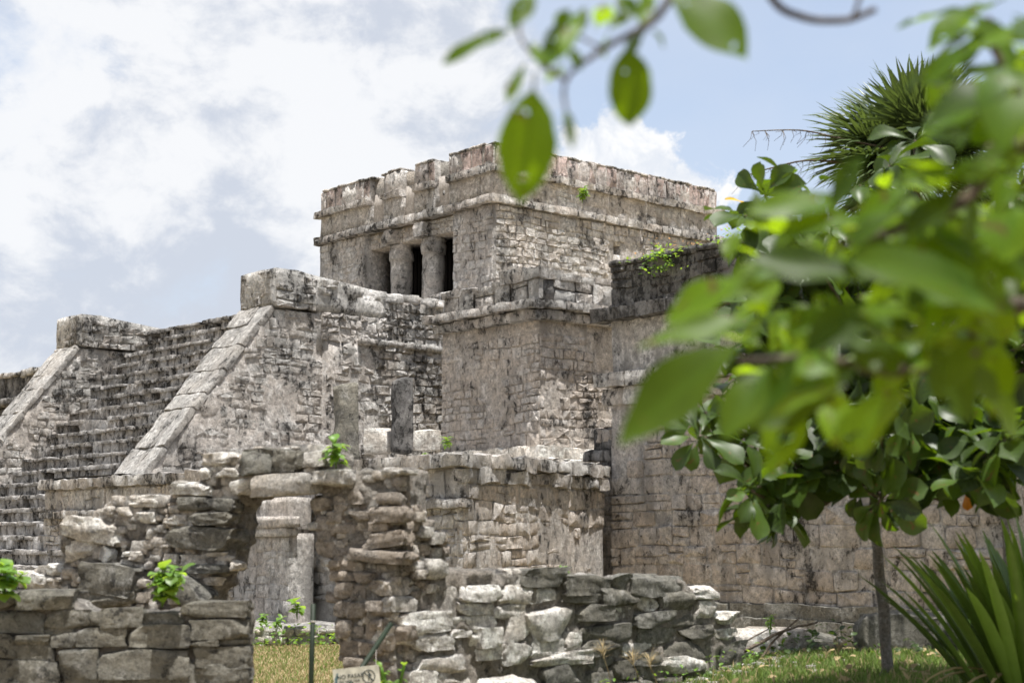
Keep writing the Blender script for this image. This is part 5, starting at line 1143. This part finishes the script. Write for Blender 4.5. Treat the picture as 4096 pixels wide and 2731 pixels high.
# ---- small herbs
LH = [leaf_mesh('leaf', 1., .55, 'lance', .12, .3 + .15 * k, 40 + k, mat=M['herb']) for k in range(3)]
LHw = [leaf_mesh('leaf', 1., .85, 'ellipse', .10, .35 + .15 * k, 44 + k, mat=M['herb']) for k in range(2)]
def herb(x, y, Y, h, nst, nl, ls, label, seed, mats=None, gz=None, lean=.3, group=None, wide=False):
    rnd = random.Random(seed); b = at(x, y, Y)
    if gz is not None: b[2] = gz
    t = thing('leafy_herb', b, label, 'plant', group)
    for s in range(nst):
        a = rnd.uniform(0, 6.28); l = rnd.uniform(0, lean); tip = b + np.array([math.cos(a) * l * h, math.sin(a) * l * h, h * rnd.uniform(.7, 1)])
        q = smooth_path([b, (b + tip) / 2 + np.array([0, 0, h * .08]), tip], 4); V, Fc = tube(q, [.006 * h / .3] * len(q), 5); mesh_obj('stem', V, Fc, M['herb'], t)
        for i in range(nl):
            f = .25 + .75 * (i + 1) / nl; p = q[min(len(q) - 1, int(f * (len(q) - 1)))]; az = i * 2.4 + s; el = rnd.uniform(-.45, .35) + (.6 if i == nl - 1 else 0)
            put(rnd.choice(LHw if wide else LH), t, p, (math.cos(az) * math.cos(el), math.sin(az) * math.cos(el), math.sin(el)), (0, -.2, 1), ls * rnd.uniform(.7, 1.15))
    return t
herb(162, 606, 11.95, .28, 8, 9, .115, 'bright green broad-leaved herb growing on top of the low dark wall', 1, lean=.75, wide=True)
herb(3, 600, 11.8, .28, 7, 8, .115, 'drooping green herb on the wall top at the far end from the doorway', 2, lean=.6, wide=True)
herb(336, 470, 13.15, .26, 3, 9, .13, 'upright glossy green sprout rooted above the doorway lintel', 3, lean=.3)
herb(297, 618, 23.2, .28, 3, 5, .16, 'small pale green sprout on the low platform behind the doorway', 4, wide=True)
g0 = at(391, 690, 11.7)
herb(391, 690, 11.7, .62, 4, 10, .085, 'bushy green weed growing beside the no-entry sign', 5, lean=.2, gz=.0)
herb(582, 203, 36.6, .34, 7, 6, .16, 'small green shrub rooted in the temple cornice', 6, lean=.6)
herb(447, 448, 25.5, .16, 4, 5, .13, 'tiny bright green tuft on the terrace edge below the tall shrine', 7, lean=.6)
herb(424, 459, 24.8, .08, 4, 3, .10, 'flat green tuft on the terrace coping', 8, lean=.9)
herb(566, 580, 15.1, .14, 3, 4, .07, 'little green sprig in a joint on top of the broken boundary wall', 9, lean=.4)
for i, (x, y, Y, l) in enumerate(((597, 676, 15.2, 'thin green climber against the dark base of the broken wall'), (770, 634, 17.6, 'pale green sprout among the flat rocks'), (262, 628, 22.9, 'low green weed along the platform edge left of the sprout'), (276, 632, 22.8, 'tiny weed on the lawn edge in front of the platform'))):
    herb(x, y, Y, .22, 4, 6, .06 if i < 2 else .10, l, 20 + i, lean=.5)

# ---- vines and weeds on the bank, grass, roof plants
def leafmass(name, pts, size, label, cat, mat, seed, kind='stuff', shape=None):
    rnd = random.Random(seed); src = leaf_mesh('tmpleaf', 1., .62, 'ellipse', .1, .3, seed); items = []
    for p in pts: items.append((src, p, (rnd.uniform(-1, 1), rnd.uniform(-1, 1), rnd.uniform(-.4, .6)), (rnd.uniform(-.5, .5), rnd.uniform(-.6, .2), 1), rnd.uniform(*size)))
    Vs = []; Fs = []; k = 0; n = len(src.vertices); B = np.empty(n * 3); src.vertices.foreach_get('co', B); B = B.reshape(-1, 3); Pf = [tuple(p.vertices) for p in src.polygons]
    for _, loc, d, up, s in items: Vs.append(B * s @ np.array(orient(d, up)).T + np.array(loc)); Fs += [tuple(i + k for i in f) for f in Pf]; k += n
    o = mesh_obj(name, np.concatenate(Vs), Fs, mat); tag(o, label, cat, kind=kind); return o
rnd = random.Random(77); pts = []
for _ in range(520):
    x = rnd.uniform(1.9, 5.2); y = 17.2 + rnd.gauss(0, .8) - .25 * (x - 3); h = max(0, .32 - .35 * abs(x - 3.4)) + .05
    pts.append((x, y, float(ground_z(x, y)) + rnd.random() * h))
leafmass('creeping_vine', pts, (.05, .11), 'dark green creeping weeds over the bank at the foot of the wing', 'ground cover', M['leaf'], 6)
pts = []
for _ in range(260):
    a = rnd.uniform(1.6, 5.2); q = fG.P(a, abs(rnd.gauss(.08, .12)), 0.); pts.append((q[0], q[1], float(ground_z(q[0], q[1])) + rnd.random() ** 2 * .22))
leafmass('wall_foot_weeds', pts, (.03, .07), 'straggling weeds along the foot of the broken boundary wall', 'ground cover', M['herb'], 61)
pts = [(rnd.uniform(-4.2, -2.2), 23.1 + rnd.gauss(0, .1), rnd.random() ** 2 * .3) for _ in range(200)]
leafmass('platform_weeds', pts, (.05, .1), 'low weeds along the edge of the platform behind the doorway', 'ground cover', M['herb'], 62)
def grass(name, fn, count, hgt, mat, label, seed, w=.006):
    rs = np.random.RandomState(seed); X, Y = fn(rs, count); n = len(X); Z = ground_z(X, Y) - .005
    a = rs.uniform(0, 6.283, n); h = rs.uniform(hgt[0], hgt[1], n); l = rs.uniform(.1, .9, n) * h; b = rs.uniform(0, 6.283, n)
    P0 = np.stack([X - np.cos(a) * w, Y - np.sin(a) * w, Z], -1); P1 = np.stack([X + np.cos(a) * w, Y + np.sin(a) * w, Z], -1)
    M0 = np.stack([X - np.cos(a) * w * .7 + np.cos(b) * l * .35, Y - np.sin(a) * w * .7 + np.sin(b) * l * .35, Z + h * .6], -1); M1 = np.stack([X + np.cos(a) * w * .7 + np.cos(b) * l * .35, Y + np.sin(a) * w * .7 + np.sin(b) * l * .35, Z + h * .6], -1)
    T = np.stack([X + np.cos(b) * l, Y + np.sin(b) * l, Z + h], -1)
    V = np.stack([P0, P1, M1, M0, T], 1).reshape(-1, 3); Fc = []
    for i in range(n): k = i * 5; Fc += [(k, k + 1, k + 2, k + 3), (k + 3, k + 2, k + 4)]
    tag(mesh_obj(name, V, Fc, mat), label, 'grass', kind='stuff')
grass('dry_lawn_grass', lambda rs, n: (rs.uniform(-4.3, -.9, n), rs.uniform(14.2, 23.1, n)), 22000, (.02, .06), M['straw'], 'short straw-coloured lawn grass seen through the doorway', 1)
grass('lawn_grass', lambda rs, n: (rs.uniform(-3.9, -1.5, n), rs.uniform(17, 22.9, n)), 9000, (.02, .06), M['grass'], 'sparse green blades in the dry lawn behind the doorway', 2)
grass('bank_grass', lambda rs, n: (rs.uniform(.3, 6.4, n), rs.uniform(11.5, 18.4, n)), 36000, (.03, .10), M['grass'], 'short green grass on the bank in front of the wing', 3)
grass('bank_straw', lambda rs, n: (rs.uniform(.3, 6.4, n), rs.uniform(11.5, 18.4, n)), 3500, (.03, .13), M['straw'], 'dry straw mixed through the grass bank', 4)
pb = []; rnd = random.Random(91)
for _ in range(240):
    if rnd.random() < .6: q = fG.P(rnd.uniform(1.2, 5.6), abs(rnd.gauss(.15, .25)), 0.); x, y = q[0], q[1]
    else: x, y = rnd.uniform(1., 6.), rnd.uniform(12, 18.5)
    sz = rnd.uniform(.025, .09); V, Fc = rock((sz * 1.3, sz, sz * .7), rnd.randrange(999), 3); pb.append((V + np.array([x, y, float(ground_z(x, y)) + sz * .2]), Fc))
tag(mesh_obj('fallen_rubble', *join(pb), M['ruin'], sharp=40), 'small fallen rubble scattered on the grass by the broken wall', 'rubble', kind='stuff')
lt_ = []
for _ in range(260): x, y = rnd.uniform(1.5, 6), rnd.uniform(11.8, 17.5); lt_.append((x, y, float(ground_z(x, y)) + .03 + rnd.random() * .03))
leafmass('leaf_litter', lt_, (.05, .13), 'fallen brown leaves scattered on the grass bank', 'leaf litter', M['straw'], 93)
# roof garden on the wing's parapet
pts = []; fl = []; rnd = random.Random(31)
for _ in range(620):
    a = rnd.uniform(WU0, WU1 - .15); n_ = rnd.uniform(-.5, .08); h = (.10 + .10 * (math.sin(a * 3.1) + 1)) * (1 if a < WU1 - .9 else .35)
    pts.append(fC.P(a, n_, WZ - .03 + rnd.random() * h)); 
    if rnd.random() < .45: fl.append(fC.P(a + rnd.uniform(-.05, .05), n_, WZ + h * rnd.uniform(.7, 1.35)))
leafmass('roof_weeds', pts, (.05, .11), 'tangle of green weeds growing along the wing parapet', 'ground cover', M['herb'], 8)
leafmass('roof_flowers', fl, (.03, .06), 'small rusty flower heads above the weeds on the wing parapet', 'ground cover', M['flower'], 9)
# hanging tuft over the parapet edge
pts = [fC.P(WU1 - 1.25 + rnd.gauss(0, .22), .08 + rnd.random() * .12, WZ - rnd.random() ** 1.5 * .32) for _ in range(120)]
leafmass('hanging_tuft', pts, (.05, .1), 'green tuft spilling over the dark parapet of the wing', 'plant', M['herb'], 10, kind=None)
# seed heads of tall grass
for i, (x, y, Y, h) in enumerate(((633, 662, 13.2, .55), (603, 654, 13.4, .7), (650, 665, 13.0, .45), (838, 652, 13.0, .5))):
    b = at(x, y, Y); gz = float(ground_z(b[0], b[1])); t = thing('grass_stalk', (b[0] + .06, b[1], gz), ['short dry grass stalk with a tan seed head low before the grey blocks', 'tallest dry grass stalk with a tan seed head before the dark wall base', 'dry grass stalk with a drooping seed head close beside a shorter one', 'lone dry grass stalk on the bank near the slender tree trunk'][i], 'grass stalk', 'dry seeding grass stalks')
    r0 = np.array([b[0] + .06, b[1], gz]); V, Fc = tube(smooth_path([r0, (r0 + b) / 2 + np.array([.03, 0, .05]), b], 4), [.003] * 9, 4); mesh_obj('stem', V, Fc, M['straw'], t)
    r2 = random.Random(i); q = [blade(.12, .006, r2.uniform(.2, 1.2), r2.uniform(0, 6.28), r2, 3) for _ in range(26)]; mesh_obj('seed_head', *join([(V + b + np.array([0, 0, r2.uniform(-.03, .05)]), F_) for V, F_ in q]), M['straw'], t)
# dead sticks
for i, (a, b, r_, l) in enumerate((((745, 650), (818, 621), .022, 'long bare stick lying across the rocks on the weedy bank'), ((752, 668), (800, 617), .016, 'dead stick propped upright against the long bare stick'), ((712, 672), (768, 628), .012, 'thin crooked dead twig leaning over the flat pale rock'))):
    p0, p1 = at(*a, 16.9), at(*b, 17.1); m = (p0 + p1) / 2 + np.array([0, 0, .05]); q = smooth_path([p0, m, p1], 5); V, Fc = tube(q, [r_ * (1 - .5 * k / len(q)) for k in range(len(q))], 6); V += vdisp(V, 6, .012, i); tag(mesh_obj('dead_stick', V, Fc, M['twig'], loc=p0), l, 'stick')

# ------------------------------------------------------------------ posts and sign
M['green_metal'] = plain('green_painted_metal', (.012, .020, .010), .6, .25)
M['sign'] = plain('weathered_sign_board', (.52, .50, .42), .6, .3)
M['signink'] = plain('sign_ink', (.045, .055, .055), .7, .2)
M['signblue'] = plain('worn_blue_edge', (.10, .16, .17), .7, .2)
M['string'] = plain('pale_string', (.45, .42, .38), .8, .1)
p0 = at(313.2, 603, 11.4); b0 = np.array([p0[0] - .012, p0[1], 0.]); pt = thing('metal_post', b0, 'upright dark green metal post in front of the doorway', 'post')
V, Fc = tube([b0, (b0 + p0) / 2, p0], [.018] * 3, 12); mesh_obj('tube', V, Fc, M['green_metal'], pt)
V, Fc = tube([p0 + np.array([0, 0, -.13]), p0 + np.array([0, 0, -.12])], [.019] * 2, 12); mesh_obj('tape_band', V, Fc, M['string'], pt)
p1 = at(391, 623, 11.75); p2 = at(361, 668, 11.5); dirp = (p2 - p1); b1 = p1 + dirp * ((p1[2] - 0.) / (p1[2] - p2[2]))
pt2 = thing('metal_post', b1, 'dark green metal post leaning against the rubble wall behind the sign', 'post')
V, Fc = tube([b1, (b1 + p1) / 2, p1], [.019] * 3, 12); mesh_obj('tube', V, Fc, M['green_metal'], pt2)
def build_sign():
    tl = at(332.5, 668.8, 11.42); tr = at(378.6, 663.8, 11.40); ex = tr - tl; Wd = np.linalg.norm(ex); ex /= Wd; ez = np.array([-ex[2] * ex[0], 0, 1.]); ez = ez - ex * (ez @ ex); ez /= np.linalg.norm(ez); ny = -np.cross(ex, ez)  # pointing away
    H = .25
    t = thing('warning_sign', tl - ez * H, 'cream metal no-entry sign with crossed-out walking figure hung on the leaning post', 'sign')
    def slab(name, x0, x1, z0, z1, d0, d1, mat, parent=t):
        C = [tl + ex * x + ez * z + ny * d for d in (d0, d1) for (x, z) in ((x0, z0), (x1, z0), (x1, z1), (x0, z1))]
        return mesh_obj(name, np.array(C), [(0, 1, 2, 3), (7, 6, 5, 4), (0, 4, 5, 1), (1, 5, 6, 2), (2, 6, 7, 3), (3, 7, 4, 0)], mat, parent, smooth=False)
    slab('board', 0, Wd, -H, 0, 0, .004, M['sign'])
    mrot = Matrix((Vector(ex), Vector(ez), Vector(-ny))).transposed().to_4x4()
    def text(s, x, z, size):
        cu = bpy.data.curves.new('lettering', 'FONT'); cu.body = s; cu.size = size; cu.extrude = .0008; o = bpy.data.objects.new('tmp', cu); COL.objects.link(o)
        dg = bpy.context.evaluated_depsgraph_get(); me = bpy.data.meshes.new_from_object(o.evaluated_get(dg)); bpy.data.objects.remove(o); me.materials.clear(); me.materials.append(M['signink'])
        q = bpy.data.objects.new('lettering', me); COL.objects.link(q); q.parent = t; m = mrot.copy(); m.translation = Vector(tl + ex * x + ez * z - ny * .0012) - Vector(t['_abs']); q.matrix_local = m
    k = Wd / 680.   # photo units of the sign close-up
    text('NO PASAR', 52 * k, -146 * k, 84 * k); text('DO NOT PASS', 85 * k, -205 * k, 47 * k)
    cx, cz, ro = 520 * k, -150 * k, 97 * k
    def ring(name, r0, r1, n=40):
        V = []; Fc = []
        for i in range(n):
            a = 2 * math.pi * i / n
            for r_, d in ((r0, -.0005), (r1, -.0005), (r1, -.0022), (r0, -.0022)): V.append(tl + ex * (cx + r_ * math.cos(a)) + ez * (cz + r_ * math.sin(a)) + ny * d)
            q = ((i + 1) % n) * 4; p = i * 4; Fc += [(p + 3, p + 2, q + 2, q + 3), (p + 2, p + 1, q + 1, q + 2), (p, p + 3, q + 3, q)]
        return mesh_obj(name, np.array(V), Fc, M['signink'], t, smooth=False)
    ring('ring', ro * .86, ro)
    def bar(name, x0, z0, x1, z1, w, dd=-.002):
        d = np.array([x1 - x0, z1 - z0]); d /= np.linalg.norm(d); n_ = np.array([-d[1], d[0]]) * w / 2
        Q = [(x0 + n_[0], z0 + n_[1]), (x0 - n_[0], z0 - n_[1]), (x1 - n_[0], z1 - n_[1]), (x1 + n_[0], z1 + n_[1])]
        V = [tl + ex * x + ez * z + ny * e for e in (-.0004, dd) for x, z in Q]; return mesh_obj(name, np.array(V), [(4, 5, 6, 7), (0, 1, 5, 4), (1, 2, 6, 5), (2, 3, 7, 6), (3, 0, 4, 7)], M['signink'], t, smooth=False)
    c45 = ro * .66; bar('slash', cx - c45, cz + c45, cx + c45, cz - c45, 14 * k, -.0026)
    ring_c = (cx + 4 * k, cz + 62 * k); n = 16; V = [tl + ex * (ring_c[0] + 12 * k * math.cos(6.283 * i / n)) + ez * (ring_c[1] + 13 * k * math.sin(6.283 * i / n)) + ny * e for e in (-.0004, -.002) for i in range(n)]
    mesh_obj('figure_head', np.array(V), [tuple(range(n, 2 * n))] + [(i, (i + 1) % n, (i + 1) % n + n, i + n) for i in range(n)], M['signink'], t, smooth=False)
    bar('figure_torso', cx + 8 * k, cz + 46 * k, cx + 18 * k, cz + 2 * k, 26 * k); bar('figure_leg', cx + 4 * k, cz - 2 * k, cx - 8 * k, cz - 66 * k, 15 * k); bar('figure_leg', cx + 20 * k, cz - 2 * k, cx + 36 * k, cz - 62 * k, 15 * k); bar('figure_arm', cx + 22 * k, cz + 40 * k, cx + 42 * k, cz + 8 * k, 10 * k)
    V = np.array([tl + ex * (x * k) + ez * (z * k) - ny * .0006 for x, z in ((14, -215), (20, -130), (38, -105), (55, -60), (80, -58), (72, -95), (88, -120), (60, -150), (55, -215))]); mesh_obj('worn_patch', V, [tuple(range(9))[::-1]], M['signblue'], t, smooth=False)
    # string from the leaning post to the sign corner
    e = tr - ex * .02 - ez * .01 - ny * .004; a = b1 + (p1 - b1) * .80 + np.array([.02, -.02, 0]); V, Fc = tube([a, (a + e) / 2 + np.array([0, 0, -.004]), e], [.0016] * 3, 5); mesh_obj('string', V, Fc, M['string'], t)
build_sign()
for o in bpy.data.objects:
    if '_abs' in o.keys(): del o['_abs']
